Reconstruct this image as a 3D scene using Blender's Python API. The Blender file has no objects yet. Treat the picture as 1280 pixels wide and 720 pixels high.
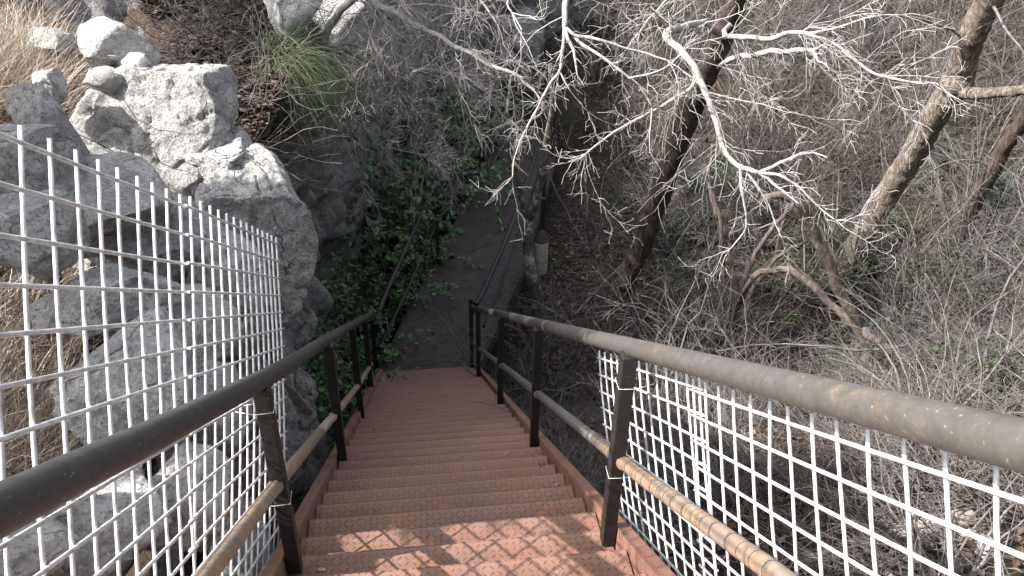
import bpy, bmesh, math, random
import numpy as np
from mathutils import Vector, Matrix, noise
from mathutils.bvhtree import BVHTree
V = Vector
R_ = math.radians
sc = bpy.context.scene
C = sc.collection

# ------------------------------------------------------------------ camera (at the origin; +Y runs down the stairs)
F = 1050.0
CX, CY_, CZ = V((.9924, -.1220, .0170)), V((.053, .543, .838)), V((.111, .831, -.545))
CZ.normalize(); CX = (CX - CZ*CX.dot(CZ)).normalized(); CUP = CX.cross(CZ).normalized()
cam = bpy.data.cameras.new('camera'); camo = bpy.data.objects.new('camera', cam); C.objects.link(camo)
camo.matrix_world = Matrix(((CX.x, CUP.x, -CZ.x, 0), (CX.y, CUP.y, -CZ.y, 0), (CX.z, CUP.z, -CZ.z, 0), (0, 0, 0, 1)))
cam.sensor_width = 36; cam.lens = 36*F/1280; cam.clip_start = .05; cam.clip_end = 400
sc.camera = camo
def ray(px, py): return (CX*(px-640) + CUP*(360-py) + CZ*F).normalized()
def P(px, py, hd):                       # the point seen there at a horizontal distance hd
    r = ray(px, py); return r*(hd/math.hypot(r.x, r.y))
def atx(px, py, x): r = ray(px, py); return r*(x/r.x)
def atz(px, py, z): r = ray(px, py); return r*(z/r.z)
def proj(p):
    z = p.dot(CZ)
    if z < .1: return (-9999, -9999)
    return (640+F*p.dot(CX)/z, 360-F*p.dot(CUP)/z)
def in_view(p, m=80):
    a, b = proj(p); return -m < a < 1280+m and -m < b < 720+m

# ------------------------------------------------------------------ mesh helpers
class MB:
    def __init__(s): s.v = []; s.f = []; s.m = []; s.sm = []
    def add(s, v, f, smooth=False, m=0):
        o = len(s.v); s.v += v
        for q in f: s.f.append(tuple(i+o for i in q))
        s.m += [m]*len(f); s.sm += [smooth]*len(f)
    def box(s, a, b, rot=None, loc=None):
        x0, y0, z0 = a; x1, y1, z1 = b
        v = [V((x, y, z)) for z in (z0, z1) for y in (y0, y1) for x in (x0, x1)]
        if rot: v = [rot @ p for p in v]
        if loc: v = [p+loc for p in v]
        s.add(v, [(0, 2, 3, 1), (4, 5, 7, 6), (0, 1, 5, 4), (2, 6, 7, 3), (0, 4, 6, 2), (1, 3, 7, 5)])
    def tube(s, pts, rad, sides=6, cap=True, smooth=True, jag=0, rng=None):
        n = len(pts)
        if not isinstance(rad, (list, tuple)): rad = [rad]*n
        o = len(s.v); up = None
        for i in range(n):
            t = (pts[min(i+1, n-1)]-pts[max(i-1, 0)])
            if t.length < 1e-7: t = V((0, 0, 1))
            t.normalize()
            if up is None:
                up = t.orthogonal().normalized()
            else:
                up = up - t*up.dot(t)
                up = up.normalized() if up.length > 1e-6 else t.orthogonal().normalized()
            b = t.cross(up)
            for k in range(sides):
                a = 2*math.pi*k/sides
                r = rad[i]
                if jag:
                    q_ = pts[i]+(up*math.cos(a)+b*math.sin(a))*r; k_ = .35/max(r, .02)
                    r *= 1+jag*(1.6*noise.noise(V((q_.x, q_.y, q_.z*.35))*k_*2.2)+1.2*noise.noise(V((q_.x, q_.y, q_.z*.3))*k_*6))
                s.v.append(pts[i]+(up*math.cos(a)+b*math.sin(a))*r)
        for i in range(n-1):
            for k in range(sides):
                k2 = (k+1) % sides
                s.f.append((o+i*sides+k, o+i*sides+k2, o+(i+1)*sides+k2, o+(i+1)*sides+k)); s.m.append(0); s.sm.append(smooth)
        if cap:
            s.f.append(tuple(o+k for k in reversed(range(sides)))); s.m.append(0); s.sm.append(False)
            s.f.append(tuple(o+(n-1)*sides+k for k in range(sides))); s.m.append(0); s.sm.append(False)
    def build(s, name, mats, parent=None, loc=None):
        me = bpy.data.meshes.new(name)
        off = loc or V((0, 0, 0))
        me.from_pydata([tuple(p-off) for p in s.v], [], s.f)
        if not isinstance(mats, (list, tuple)): mats = [mats]
        for m in mats: me.materials.append(m)
        me.polygons.foreach_set('material_index', s.m); me.polygons.foreach_set('use_smooth', s.sm)
        me.update()
        o = bpy.data.objects.new(name, me); C.objects.link(o); o.location = off
        if parent: o.parent = parent; o.location = off-V((0, 0, 0))
        return o
def tag(o, label=None, cat=None, group=None, kind=None):
    if label: o['label'] = label
    if cat: o['category'] = cat
    if group: o['group'] = group
    if kind: o['kind'] = kind
    return o
def empty(name, loc=(0, 0, 0)):
    o = bpy.data.objects.new(name, None); C.objects.link(o); o.location = loc; o.empty_display_size = .1; return o
def dup(root, loc, rz, sc_=1, label=None):
    r = root.copy(); C.objects.link(r); r.location = loc; r.rotation_euler = (0, 0, rz)
    r.scale = (sc_, sc_, sc_) if not isinstance(sc_, tuple) else sc_
    if label: r['label'] = label
    for ch in list(root.children):
        c = ch.copy(); C.objects.link(c); c.parent = r
    return r
def bevel(o, w, seg=2):
    m = o.modifiers.new('bevel', 'BEVEL'); m.width = w; m.segments = seg; m.limit_method = 'ANGLE'; return o

# ------------------------------------------------------------------ materials
class N:
    def __init__(s, name, rough=.8, metal=0, spec=.5):
        s.mat = bpy.data.materials.new(name); s.mat.use_nodes = True
        s.t = s.mat.node_tree; s.n = s.t.nodes; s.b = s.n['Principled BSDF']
        s.b.inputs['Roughness'].default_value = rough; s.b.inputs['Metallic'].default_value = metal
        s.b.inputs['Specular IOR Level'].default_value = spec
        g = s.n.new('ShaderNodeNewGeometry'); s.pos = g.outputs['Position']; s.geo = g
        s.obj = s.n.new('ShaderNodeTexCoord').outputs['Object']
    def link(s, a, b): s.t.links.new(a, b)
    def noise(s, scale, detail=6, rough=.6, src=None, dist=0, stretch=None):
        src = src or s.pos
        if stretch:
            m = s.n.new('ShaderNodeMapping'); m.inputs['Scale'].default_value = stretch; s.link(src, m.inputs['Vector']); src = m.outputs[0]
        x = s.n.new('ShaderNodeTexNoise'); x.inputs['Scale'].default_value = scale; x.inputs['Detail'].default_value = detail
        x.inputs['Roughness'].default_value = rough; x.inputs['Distortion'].default_value = dist
        s.link(src, x.inputs['Vector']); return x.outputs['Fac']
    def vor(s, scale, src=None, feature='F1', stretch=None):
        src = src or s.pos
        if stretch:
            m = s.n.new('ShaderNodeMapping'); m.inputs['Scale'].default_value = stretch; s.link(src, m.inputs['Vector']); src = m.outputs[0]
        x = s.n.new('ShaderNodeTexVoronoi'); x.inputs['Scale'].default_value = scale; x.feature = feature
        s.link(src, x.inputs['Vector']); return x.outputs['Distance']
    def ramp(s, fac, stops):
        r = s.n.new('ShaderNodeValToRGB'); e = r.color_ramp.elements
        while len(e) < len(stops): e.new(.5)
        for i, (p, c) in enumerate(stops):
            e[i].position = p; e[i].color = (c, c, c, 1) if not isinstance(c, (tuple, list)) else (*c, 1)
        s.link(fac, r.inputs[0]); return r.outputs[0]
    def mix(s, fac, a, b, mode='MIX'):
        m = s.n.new('ShaderNodeMix'); m.data_type = 'RGBA'; m.blend_type = mode
        for v, i in ((fac, 0), (a, 6), (b, 7)):
            if hasattr(v, 'links'): s.link(v, m.inputs[i])
            elif i == 0: m.inputs[0].default_value = v
            else: m.inputs[i].default_value = (*v, 1)
        return m.outputs[2]
    def math(s, op, a, b=None, c=None):
        m = s.n.new('ShaderNodeMath'); m.operation = op
        for i, v in enumerate((a, b, c)):
            if v is None: continue
            if hasattr(v, 'links'): s.link(v, m.inputs[i])
            else: m.inputs[i].default_value = v
        return m.outputs[0]
    def xyz(s, src):
        x = s.n.new('ShaderNodeSeparateXYZ'); s.link(src, x.inputs[0]); return x.outputs
    def col(s, c):
        if hasattr(c, 'links'): s.link(c, s.b.inputs['Base Color'])
        else: s.b.inputs['Base Color'].default_value = (*c, 1)
    def bump(s, h, strength=.5, dist=.01):
        b = s.n.new('ShaderNodeBump'); b.inputs['Strength'].default_value = strength; b.inputs['Distance'].default_value = dist
        s.link(h, b.inputs['Height']); s.link(b.outputs[0], s.b.inputs['Normal'])
    def island(s): return s.geo.outputs['Random Per Island']

def m_rock(name, base, dark, pale, soil=None):
    m = N(name, .92, spec=.25)
    a = m.noise(2.1, 8, .65); b = m.noise(9, 8, .7, dist=.4); c = m.noise(38, 5, .7); v = m.vor(5.5)
    k = m.ramp(a, [(.36, dark), (.5, base), (.66, pale)])
    k = m.mix(m.ramp(b, [(.38, .8), (.58, 0)]), k, tuple(x*1.1 for x in dark))
    k = m.mix(m.ramp(c, [(.53, 0), (.66, .8)]), k, pale)
    k = m.mix(m.ramp(m.noise(60, 3, .6), [(.36, .65), (.47, 0)]), k, tuple(x*.55 for x in dark))
    k = m.mix(m.ramp(m.noise(1.3, 4, .6, dist=1), [(.58, 0), (.72, .45)]), k, (.30, .25, .18))
    nv = m.n.new('ShaderNodeTexNoise'); nv.inputs['Scale'].default_value = 3; nv.inputs['Detail'].default_value = 6; m.link(m.pos, nv.inputs['Vector'])
    mx = m.n.new('ShaderNodeMix'); mx.data_type = 'VECTOR'; mx.inputs[0].default_value = .28; m.link(m.pos, mx.inputs[4]); m.link(nv.outputs['Color'], mx.inputs[5])
    ck = m.ramp(m.vor(2.4, mx.outputs[1], 'DISTANCE_TO_EDGE', (1, 1.3, 2.2)), [(.0, 1), (.014, 0)])
    ck = m.math('MULTIPLY', ck, m.ramp(a, [(.50, 0), (.60, .8)]))
    k = m.mix(ck, k, (.05, .047, .045))
    k = m.mix(m.ramp(m.noise(4.2, 6, .75, dist=.6), [(.60, 0), (.68, .55)]), k, (.16, .15, .11))
    h = m.math('SUBTRACT', m.math('ADD', m.math('MULTIPLY', b, 1.0), m.math('MULTIPLY', c, .8)), m.math('MULTIPLY', ck, .6))
    h = m.math('ADD', h, m.math('MULTIPLY', v, .35))
    if soil:
        nz = m.xyz(m.geo.outputs['Normal'])[2]
        f = m.math('ADD', nz, m.math('MULTIPLY', m.math('SUBTRACT', m.noise(3.2, 6, .7), .5), 1.1))
        s_ = m.ramp(m.noise(26, 6, .75), [(.3, tuple(x*.35 for x in soil)), (.52, soil), (.72, tuple(min(1, x*2.0) for x in soil))])
        k = m.mix(m.ramp(f, [(.62, 0), (.78, 1)]), k, s_)
    m.col(k); m.bump(h, 1.0, .055); return m.mat
M = {}
M['rock'] = m_rock('limestone', (.64, .635, .63), (.31, .305, .31), (.78, .775, .765))
M['rock_pale'] = m_rock('pale_limestone', (.66, .65, .63), (.44, .43, .42), (.78, .77, .75))
M['cliff'] = m_rock('cliff_rock', (.35, .346, .352), (.14, .14, .148), (.52, .51, .505), soil=(.105, .078, .06))
def m_soil():
    m = N('forest_soil', .97, spec=.1)
    a = m.noise(14, 8, .75); b = m.noise(1.1, 5, .6)
    k = m.ramp(a, [(.28, (.012, .010, .009)), (.5, (.040, .032, .028)), (.7, (.105, .086, .075))])
    k = m.mix(m.ramp(b, [(.45, 0), (.65, .55)]), k, (.06, .062, .035))
    m.col(k); m.bump(a, 1.0, .06); return m.mat
M['soil'] = m_soil()
def m_bark(name, lo, mid, hi, scale=14, stretch=(1, 1, .25), bstr=.7, bd=.02, lich=None):
    m = N(name, .9, spec=.2)
    a = m.noise(scale, 7, .7, stretch=stretch); b = m.noise(3.0, 4, .6)
    k = m.ramp(a, [(.32, lo), (.5, mid), (.68, hi)])
    if lich: k = m.mix(m.ramp(m.noise(7, 5, .7), [(.52, 0), (.60, .8)]), k, lich)
    k = m.mix(m.ramp(b, [(.4, 0), (.65, .4)]), k, lo)
    m.col(k); m.bump(a, bstr, bd); return m.mat
M['twig'] = m_bark('grey_twig_bark', (.075, .068, .066), (.155, .145, .142), (.27, .255, .25), 10, None, .3, .004)
M['twig_pale'] = m_bark('pale_twig_bark', (.14, .132, .13), (.27, .258, .255), (.42, .405, .40), 10, None, .3, .004)
M['litter_twig'] = m_bark('dead_twig_bark', (.05, .043, .04), (.115, .10, .095), (.26, .24, .23), 5, None, .3, .004)
M['twig_brown'] = m_bark('brown_twig_bark', (.07, .058, .055), (.14, .12, .112), (.23, .20, .19), 10, None, .3, .004)
M['limb_pale'] = m_bark('pale_limb_bark', (.20, .188, .178), (.42, .405, .39), (.60, .585, .57), 22, None, .6, .01)
M['bark_dark'] = m_bark('dark_red_bark', (.025, .019, .017), (.075, .056, .048), (.17, .135, .115), 34, (1, 1, .16), 1, .03)
M['bark_rough'] = m_bark('rough_fissured_bark', (.04, .032, .027), (.22, .185, .155), (.46, .41, .36), 30, (1, 1, .2), 1, .06)
M['bark_grey'] = m_bark('grey_brown_bark', (.06, .05, .045), (.14, .115, .10), (.24, .205, .18), 18, (1, 1, .25), .8, .02)
M['bark_lichen'] = m_bark('lichen_bark', (.05, .045, .04), (.12, .105, .095), (.22, .20, .18), 18, (1, 1, .3), .8, .02, lich=(.40, .41, .38))
M['log'] = m_bark('weathered_log', (.10, .085, .075), (.27, .24, .22), (.44, .41, .39), 26, (.18, .18, 1), .8, .02)
def m_island(name, stops, rough=.7, spec=.3, trans=0):
    m = N(name, rough, spec=spec); m.col(m.ramp(m.island(), stops))
    if trans:
        m.b.inputs['Subsurface Weight'].default_value = 0
    return m.mat
M['litter'] = m_island('dead_leaves', [(0, (.035, .025, .02)), (.3, (.08, .054, .04)), (.6, (.13, .088, .066)), (.85, (.12, .105, .095)), (1, (.26, .22, .19))], .85, .2)
M['leaf'] = m_island('evergreen_leaf', [(0, (.03, .068, .026)), (.5, (.06, .13, .052)), (.85, (.10, .19, .075)), (1, (.16, .26, .10))], .55, .4)
M['leaf_bright'] = m_island('fresh_green_leaf', [(0, (.04, .10, .025)), (.6, (.08, .17, .045)), (1, (.15, .24, .08))], .55, .4)
M['needle'] = m_island('cedar_foliage', [(0, (.026, .042, .028)), (.5, (.048, .072, .05)), (1, (.085, .11, .078))], .7, .2)
M['sedge'] = m_island('sedge_blade', [(0, (.03, .065, .022)), (.6, (.065, .105, .045)), (.82, (.13, .15, .085)), (1, (.32, .29, .22))], .6, .3)
M['straw'] = m_island('straw', [(0, (.26, .20, .16)), (.4, (.44, .36, .29)), (.75, (.58, .51, .44)), (1, (.68, .64, .58))], .75, .3)
M['dead_leaf'] = m_island('clinging_dead_leaf', [(0, (.25, .15, .09)), (1, (.5, .36, .25))], .8, .2)

def m_plate():
    m = N('red_primer_diamond_plate', .62, .0, .45)
    x, y, z = m.xyz(m.obj)
    cell = .029
    u = m.math('DIVIDE', x, cell); w = m.math('DIVIDE', y, cell)
    fu = m.math('SUBTRACT', m.math('FRACT', u), .5); fw = m.math('SUBTRACT', m.math('FRACT', w), .5)
    par = m.math('MODULO', m.math('ADD', m.math('ADD', m.math('FLOOR', u), m.math('FLOOR', w)), 1000), 2)
    sg = m.math('SUBTRACT', m.math('MULTIPLY', m.math('GREATER_THAN', par, .5), 2), 1)
    a = m.math('MULTIPLY', m.math('ADD', fu, m.math('MULTIPLY', fw, sg)), .7071)
    b = m.math('MULTIPLY', m.math('SUBTRACT', fu, m.math('MULTIPLY', fw, sg)), .7071)
    d = m.math('SQRT', m.math('ADD', m.math('POWER', m.math('DIVIDE', a, .43), 2), m.math('POWER', m.math('DIVIDE', b, .115), 2)))
    h = m.ramp(d, [(.45, 1), (1.0, 0)])
    n1 = m.noise(2.2, 6, .65); n2 = m.noise(45, 4, .7); n3 = m.noise(7, 5, .65)
    k = m.ramp(n1, [(.3, (.145, .075, .052)), (.5, (.188, .097, .068)), (.7, (.228, .125, .092))])
    k = m.mix(m.ramp(n3, [(.5, 0), (.68, .6)]), k, (.165, .105, .09))
    k = m.mix(m.ramp(n3, [(.30, .5), (.42, 0)]), k, (.33, .135, .07))
    k = m.mix(m.ramp(n2, [(.60, 0), (.72, .5)]), k, (.36, .27, .24))
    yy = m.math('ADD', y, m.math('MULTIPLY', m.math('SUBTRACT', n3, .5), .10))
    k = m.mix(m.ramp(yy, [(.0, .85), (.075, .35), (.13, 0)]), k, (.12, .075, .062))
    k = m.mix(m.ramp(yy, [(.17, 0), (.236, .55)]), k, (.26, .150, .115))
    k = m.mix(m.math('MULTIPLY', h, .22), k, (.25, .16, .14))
    m.col(k); m.bump(m.math('ADD', h, m.math('MULTIPLY', n2, .12)), 1.0, .0055)
    return m.mat
M['plate'] = m_plate()
def m_primer(name, c):
    m = N(name, .7, 0, .35); n = m.noise(5, 7, .7)
    k = m.ramp(n, [(.3, tuple(x*.6 for x in c)), (.5, c), (.7, tuple(x*1.25 for x in c))])
    m.col(k); m.bump(m.noise(60, 3, .6), .25, .003); return m.mat
M['primer'] = m_primer('red_primer', (.20, .104, .078))
M['deck'] = m_primer('brown_deck_plate', (.056, .046, .044))
def m_pipe(name, c, rust, lo, hi):
    m = N(name, .52, .25, .5)
    a = m.noise(11, 9, .8, stretch=(1, .35, .35)); b = m.noise(32, 5, .7)
    k = m.ramp(b, [(.3, tuple(x*.7 for x in c)), (.6, c), (.8, tuple(x*1.7 for x in c))])
    k = m.mix(m.ramp(a, [(lo, 0), (hi, .6)]), k, m.ramp(b, [(.3, tuple(x*.6 for x in rust)), (.7, tuple(x*1.3 for x in rust))]))
    k = m.mix(m.ramp(m.noise(110, 2, .5), [(.68, 0), (.74, .6)]), k, (.4, .36, .32))
    m.col(k); m.bump(b, .2, .003); return m.mat
M['pipe_dark'] = m_pipe('worn_black_paint', (.062, .060, .062), (.17, .11, .075), .62, .78)
M['pipe_grey'] = m_pipe('worn_grey_steel', (.120, .113, .106), (.36, .22, .12), .58, .74)
M['pipe_rust'] = m_pipe('rusty_pipe', (.27, .235, .20), (.44, .255, .14), .42, .60)
M['post'] = m_pipe('black_post_paint', (.030, .027, .026), (.10, .06, .04), .62, .8)
def m_wire():
    m = N('galvanised_wire', .42, .08, .5); n = m.noise(30, 4, .6)
    k = m.ramp(n, [(.3, (.42, .42, .43)), (.55, (.70, .70, .71)), (.75, (.82, .82, .83))])
    k = m.mix(m.ramp(m.noise(14, 6, .75), [(.64, 0), (.76, .4)]), k, (.40, .34, .29))
    m.col(k); m.bump(n, .3, .001); return m.mat
M['wire'] = m_wire()
def m_conc():
    m = N('concrete', .9, 0, .2); n = m.noise(9, 7, .7)
    m.col(m.ramp(n, [(.3, (.26, .235, .19)), (.6, (.42, .39, .33)), (.8, (.52, .49, .43))])); m.bump(n, .4, .01); return m.mat
M['concrete'] = m_conc()

# ------------------------------------------------------------------ world and sun
SUN = V((1.08, .17, -1)).normalized()
w = bpy.data.worlds.new('World'); sc.world = w; w.use_nodes = True
nt = w.node_tree; bg = nt.nodes['Background']; bg.inputs['Strength'].default_value = .15
sky = nt.nodes.new('ShaderNodeTexSky'); sky.sky_type = 'NISHITA'; sky.sun_disc = False
sky.sun_elevation = math.asin(-SUN.z); sky.sun_rotation = math.atan2(-SUN.x, -SUN.y); sky.dust_density = 4; sky.air_density = 1.0; sky.ozone_density = .6
hs = nt.nodes.new('ShaderNodeHueSaturation'); hs.inputs['Saturation'].default_value = .35
nt.links.new(sky.outputs[0], hs.inputs['Color']); nt.links.new(hs.outputs[0], bg.inputs[0])
sl = bpy.data.lights.new('sun', 'SUN'); sl.energy = 4.6; sl.angle = R_(.53); sl.color = (1, .95, .88)
so = bpy.data.objects.new('sun', sl); C.objects.link(so); so.rotation_euler = SUN.to_track_quat('-Z', 'Y').to_euler(); so.location = (-8, -2, 9)
sc.view_settings.view_transform = 'Standard'; sc.view_settings.look = 'None'; sc.view_settings.gamma = 1
sc.view_settings.use_curve_mapping = False; sc.view_settings.exposure = 1.28
sc.cycles.max_bounces = 6; sc.cycles.diffuse_bounces = 3; sc.cycles.glossy_bounces = 2; sc.cycles.transparent_max_bounces = 4
sc.cycles.sample_clamp_indirect = 6

# ------------------------------------------------------------------ terrain
TA = math.tan(R_(33.79)); CA, SA = math.cos(R_(33.79)), math.sin(R_(33.79))
def nose(y): return -1.205 - TA*y
def fr(x, y, z, o=5): return noise.fractal(V((x, y, z)), 1.0, 2.1, o)
DECK = -7.75
def ground_z(x, y):
    base = nose(min(y, 10.0)) - .75 - .25*max(0, min(1, (y-6)/4))
    if y > 8: base = max(base, -8.45) if y > 10 else base
    base = max(base, -8.5)
    if y < 0: base = nose(0) - .9 + .35*-y
    r = math.hypot(x, y)
    if x > 1: base += .10*(x-1)*(1 if y < 9 else .6)
    if x > 1: base -= .5*math.exp(-((x-1.6)/.8)**2)*(1 if y < 8 else 0.3)
    if x < -.4: base -= .9
    if r > 17: base += .33*(r-17)
    base += .16*fr(x*.55, y*.55, 3.1) + .05*fr(x*2.5, y*2.5, 9)
    return base
gx = np.concatenate([np.linspace(-40, -4, 10), np.linspace(-3, 14, 120), np.linspace(15, 60, 24)])
gy = np.concatenate([np.linspace(-30, -4, 8), np.linspace(-3, 26, 180), np.linspace(27, 70, 20)])
gm = MB()
vs = [V((x, y, ground_z(x, y))) for y in gy for x in gx]
nx = len(gx)
gm.add(vs, [(j*nx+i, j*nx+i+1, (j+1)*nx+i+1, (j+1)*nx+i) for j in range(len(gy)-1) for i in range(nx-1)], True)
g_o = tag(gm.build('ground', M['soil']), kind='structure')
g_bvh = BVHTree.FromPolygons(gm.v, gm.f)
def gpt(x, y):
    h = g_bvh.ray_cast(V((x, y, 60)), V((0, 0, -1))); return h[0] if h[0] else V((x, y, ground_z(x, y)))

# left hillside: stations (foot, edge, inward direction, rise at 1.3 m, rise at 6 m)
ST = [((-1.0, -6, -2.4), (-1.5, -6, -1.4), (-1, 0), .4, 1.8),
      ((-.85, 1, -3.3), (-1.15, 1, -2.5), (-1, 0), .5, 2.2),
      ((-.80, 2.4, -4.1), (-1.1, 2.4, -2.85), (-1, 0), .55, 2.2),
      ((-.88, 3.7, -5.2), (-1.12, 3.8, -3.2), (-1, .05), .6, 2.2),
      ((-.90, 4.8, -6.0), (-1.06, 4.7, -3.15), (-1, .1), .5, 2.0),
      ((-1.0, 5.7, -6.9), (-1.08, 5.6, -3.0), (-1, .1), .5, 2.0),
      ((-1.7, 6.9, -7.9), (-1.3, 6.7, -2.95), (-1, .1), .4, 1.8),
      ((-2.1, 8.8, -8.7), (-1.3, 8.6, -3.0), (-1, .1), .4, 1.8),
      ((-1.9, 11, -8.7), (-1.15, 11, -3.0), (-1, .25), .4, 1.8),
      ((-1.1, 14, -8.7), (-.65, 14, -2.9), (-.95, .3), .4, 2.0),
      ((.15, 17.2, -8.7), (.4, 17.4, -2.9), (-.85, .5), .4, 2.5),
      ((2.0, 20.2, -8.6), (1.9, 20.9, -2.8), (-.6, .8), .4, 2.5),
      ((4.8, 22.2, -8.4), (4.7, 23.2, -2.9), (-.25, 1), .5, 2.5),
      ((9, 24.5, -8.0), (9.3, 26.2, -3.4), (.1, 1), .6, 2.5),
      ((16, 24, -7.0), (18, 26.5, -3.0), (.6, .8), .8, 3),
      ((24, 17, -6.0), (28, 19, -2.0), (1, .2), .8, 3)]
def lerp(a, b, t): return a+(b-a)*t
def station(k):
    i = min(int(k), len(ST)-2); t = k-i
    t = t*t*(3-2*t)*.5+t*.5
    A, B = ST[i], ST[i+1]
    f = V(A[0]).lerp(V(B[0]), t); e = V(A[1]).lerp(V(B[1]), t)
    d = V((*A[2], 0)).lerp(V((*B[2], 0)), t).normalized()
    return f, e, d, lerp(A[3], B[3], t), lerp(A[4], B[4], t)
ks = np.concatenate([np.linspace(0, 1, 24)[:-1], np.linspace(1, 8, 230)[:-1], np.linspace(8, 15, 150)])
rows = []
for k in ks:
    f, e, d, r1, r2 = station(k)
    prof = []
    def seg(a, b, n):
        for q in range(n): prof.append(a.lerp(b, q/n))
    mid = f.lerp(e, .55) - d*.12
    s1 = e+d*1.3+V((0, 0, r1)); s2 = e+d*6+V((0, 0, r2)); s3 = e+d*30+V((0, 0, r2+5))
    seg(f-d*.25-V((0, 0, 1.2)), f, 6); seg(f, mid, 36); seg(mid, e, 32); seg(e, s1, 36); seg(s1, s2, 60); seg(s2, s3, 10); prof.append(s3)
    rows.append(prof)
G = np.array([[tuple(p) for p in r] for r in rows]); nk, nm, _ = G.shape
for _ in range(3):
    G[:, 1:-1] = (G[:, :-2]+2*G[:, 1:-1]+G[:, 2:])/4
du = np.gradient(G, axis=0); dv = np.gradient(G, axis=1)
nr = np.cross(dv, du); nr /= np.linalg.norm(nr, axis=2, keepdims=True)+1e-9
if nr[60, 100, 2] < 0: nr = -nr
if nr[60, 100, 2] == 0: pass
hv = []
for i in range(nk):
    for j in range(nm):
        p = V(G[i, j]); q = V(nr[i, j])
        a = noise.hetero_terrain(p*.9+V((7, 1, 2)), .9, 2.2, 6, .6)*.16
        b = noise.noise(V((p.x*1.1, p.y*1.1, p.z*3.0)))*.16
        c = abs(noise.noise(p*4.0))*.09+fr(p.x*9, p.y*9, p.z*9, 4)*.022
        dst = noise.voronoi(p*1.7)[0]; cr = -.10*max(0, 1-(dst[1]-dst[0])*7)
        amt = 1.0
        if G[i, j, 1] > 8: amt = 1.8
        hv.append(p+q*((a+b+c-.22)*amt+cr))
hm = MB()
hm.add(hv, [(i*nm+j, i*nm+j+1, (i+1)*nm+j+1, (i+1)*nm+j) for i in range(nk-1) for j in range(nm-1)], True)
tag(hm.build('hillside', M['cliff']), kind='structure')
h_bvh = BVHTree.FromPolygons(hm.v, hm.f)
def hpt(x, y):
    h = h_bvh.ray_cast(V((x, y, 60)), V((0, 0, -1))); return h[0]
def seen(px, py):                        # first terrain point along a sight line
    r = ray(px, py); a = h_bvh.ray_cast(V((0, 0, 0)), r); b = g_bvh.ray_cast(V((0, 0, 0)), r)
    c = [h for h in (a, b) if h[0]]
    return min(c, key=lambda h: h[3])[0] if c else r*20

# ------------------------------------------------------------------ staircase
RUN, RISE = .2368, .1585
st = tag(empty('staircase', (0, 0, 0)), 'long steep flight of red brown diamond plate steel steps', 'staircase')
tb = MB(); TX0, TX1 = -.562, .742
tb.box((TX0, -.02, -.006), (TX1, RUN+.006, 0)); tb.box((TX0, RUN+.0065, -.042), (TX1, RUN+.012, 0))
t0 = None
y = .18; ny = 0
while y+RUN < 9.85:
    zz = nose(y+RUN)
    if zz < DECK+.05: break
    if t0 is None:
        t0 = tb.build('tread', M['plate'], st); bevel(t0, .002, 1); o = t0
    else:
        o = t0.copy(); C.objects.link(o); o.parent = st
    o.location = (random.Random(ny).uniform(-.004, .004), y, zz); o.rotation_euler = (random.Random(ny+5).uniform(-.01, .01), random.Random(ny+9).uniform(-.006, .006), 0)
    y += RUN; ny += 1
YF = y
for x0, x1, web in ((.747, .802, .747), (-.622, -.567, -.575)):
    b = MB(); rot = Matrix.Rotation(-R_(33.79), 3, 'X')
    L = YF/CA
    b.box((x0, .1, -.012), (x1, L+.1, 0), rot, V((0, 0, -1.15))); b.box((web, .1, -.25), (web+.008, L+.1, -.0125), rot, V((0, 0, -1.15)))
    b.box((x0, .1, -.262), (x1, L+.1, -.2505), rot, V((0, 0, -1.15)))
    bevel(b.build('stringer', M['primer'], st), .003, 1)
# landing behind and under the viewer
lb = MB(); lb.box((-.62, -2.6, -1.24), (.80, .155, -1.232)); lb.box((-.62, -2.6, -1.36), (-.56, .155, -1.2405)); lb.box((.74, -2.6, -1.36), (.80, .155, -1.2405))
tag(lb.build('top_landing', M['plate']), 'small diamond plate landing at the head of the stairs', 'landing')

def rail_y(side, pix):                   # points of a rail measured along its side of the stairs
    return [atx(px, py, x) for px, py, x in pix]
def smooth(pts, n=6):
    out = []
    for i in range(len(pts)-1):
        p0, p1, p2, p3 = pts[max(i-1, 0)], pts[i], pts[i+1], pts[min(i+2, len(pts)-1)]
        for k in range(n):
            t = k/n
            out.append(.5*((2*p1)+(p2-p0)*t+(2*p0-5*p1+4*p2-p3)*t*t+(3*p1-p0-3*p2+p3)*t**3))
    out.append(pts[-1]); return out
def railing(name, label, xr, xp, pts_top, pts_mid, posts, matfun, rustmat):
    root = tag(empty(name), label, 'railing')
    return root
# right railing: near length worn grey, far length black, welded together
rr = tag(empty('stair_railing', (.735, 0, -1)), 'right pipe railing of the stairs, grey near length welded to black far length', 'railing')
def part(mb, name, mat, root):
    o = mb.build(name, mat); o.parent = root; o.location = o.location-V(root.location); return o
XR = .735
join = atx(685, 408, XR)
near0 = V((XR, -1.2, -.285+1.2*TA)); a1 = atx(1280, 557, XR); a2 = atx(1000, 487, XR)
b = MB(); b.tube(smooth([near0, V((XR, .2, -.27-.2*TA)), a1, a2, atx(840, 447, XR), join], 5), .034, 20)
part(b, 'top_rail', M['pipe_grey'], rr)
e1 = atx(640, 396, XR); e2 = atx(606, 388, XR-.01); e3 = atx(592, 385.5, XR-.02)
b = MB(); b.tube(smooth([join, e1, e2, e3, e3+V((0, .10, -.05)), e3+V((0, .14, -.16))], 6), .0335, 18)
part(b, 'top_rail', M['pipe_dark'], rr)
b = MB(); b.tube([join-V((0, .008, -.0055)), join+V((0, .008, -.0055))], .0365, 18); part(b, 'weld', M['pipe_rust'], rr)
RY = [-1.0, .35, 2.255, 4.10, 6.05, 8.45, 9.62]
b = MB()
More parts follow.
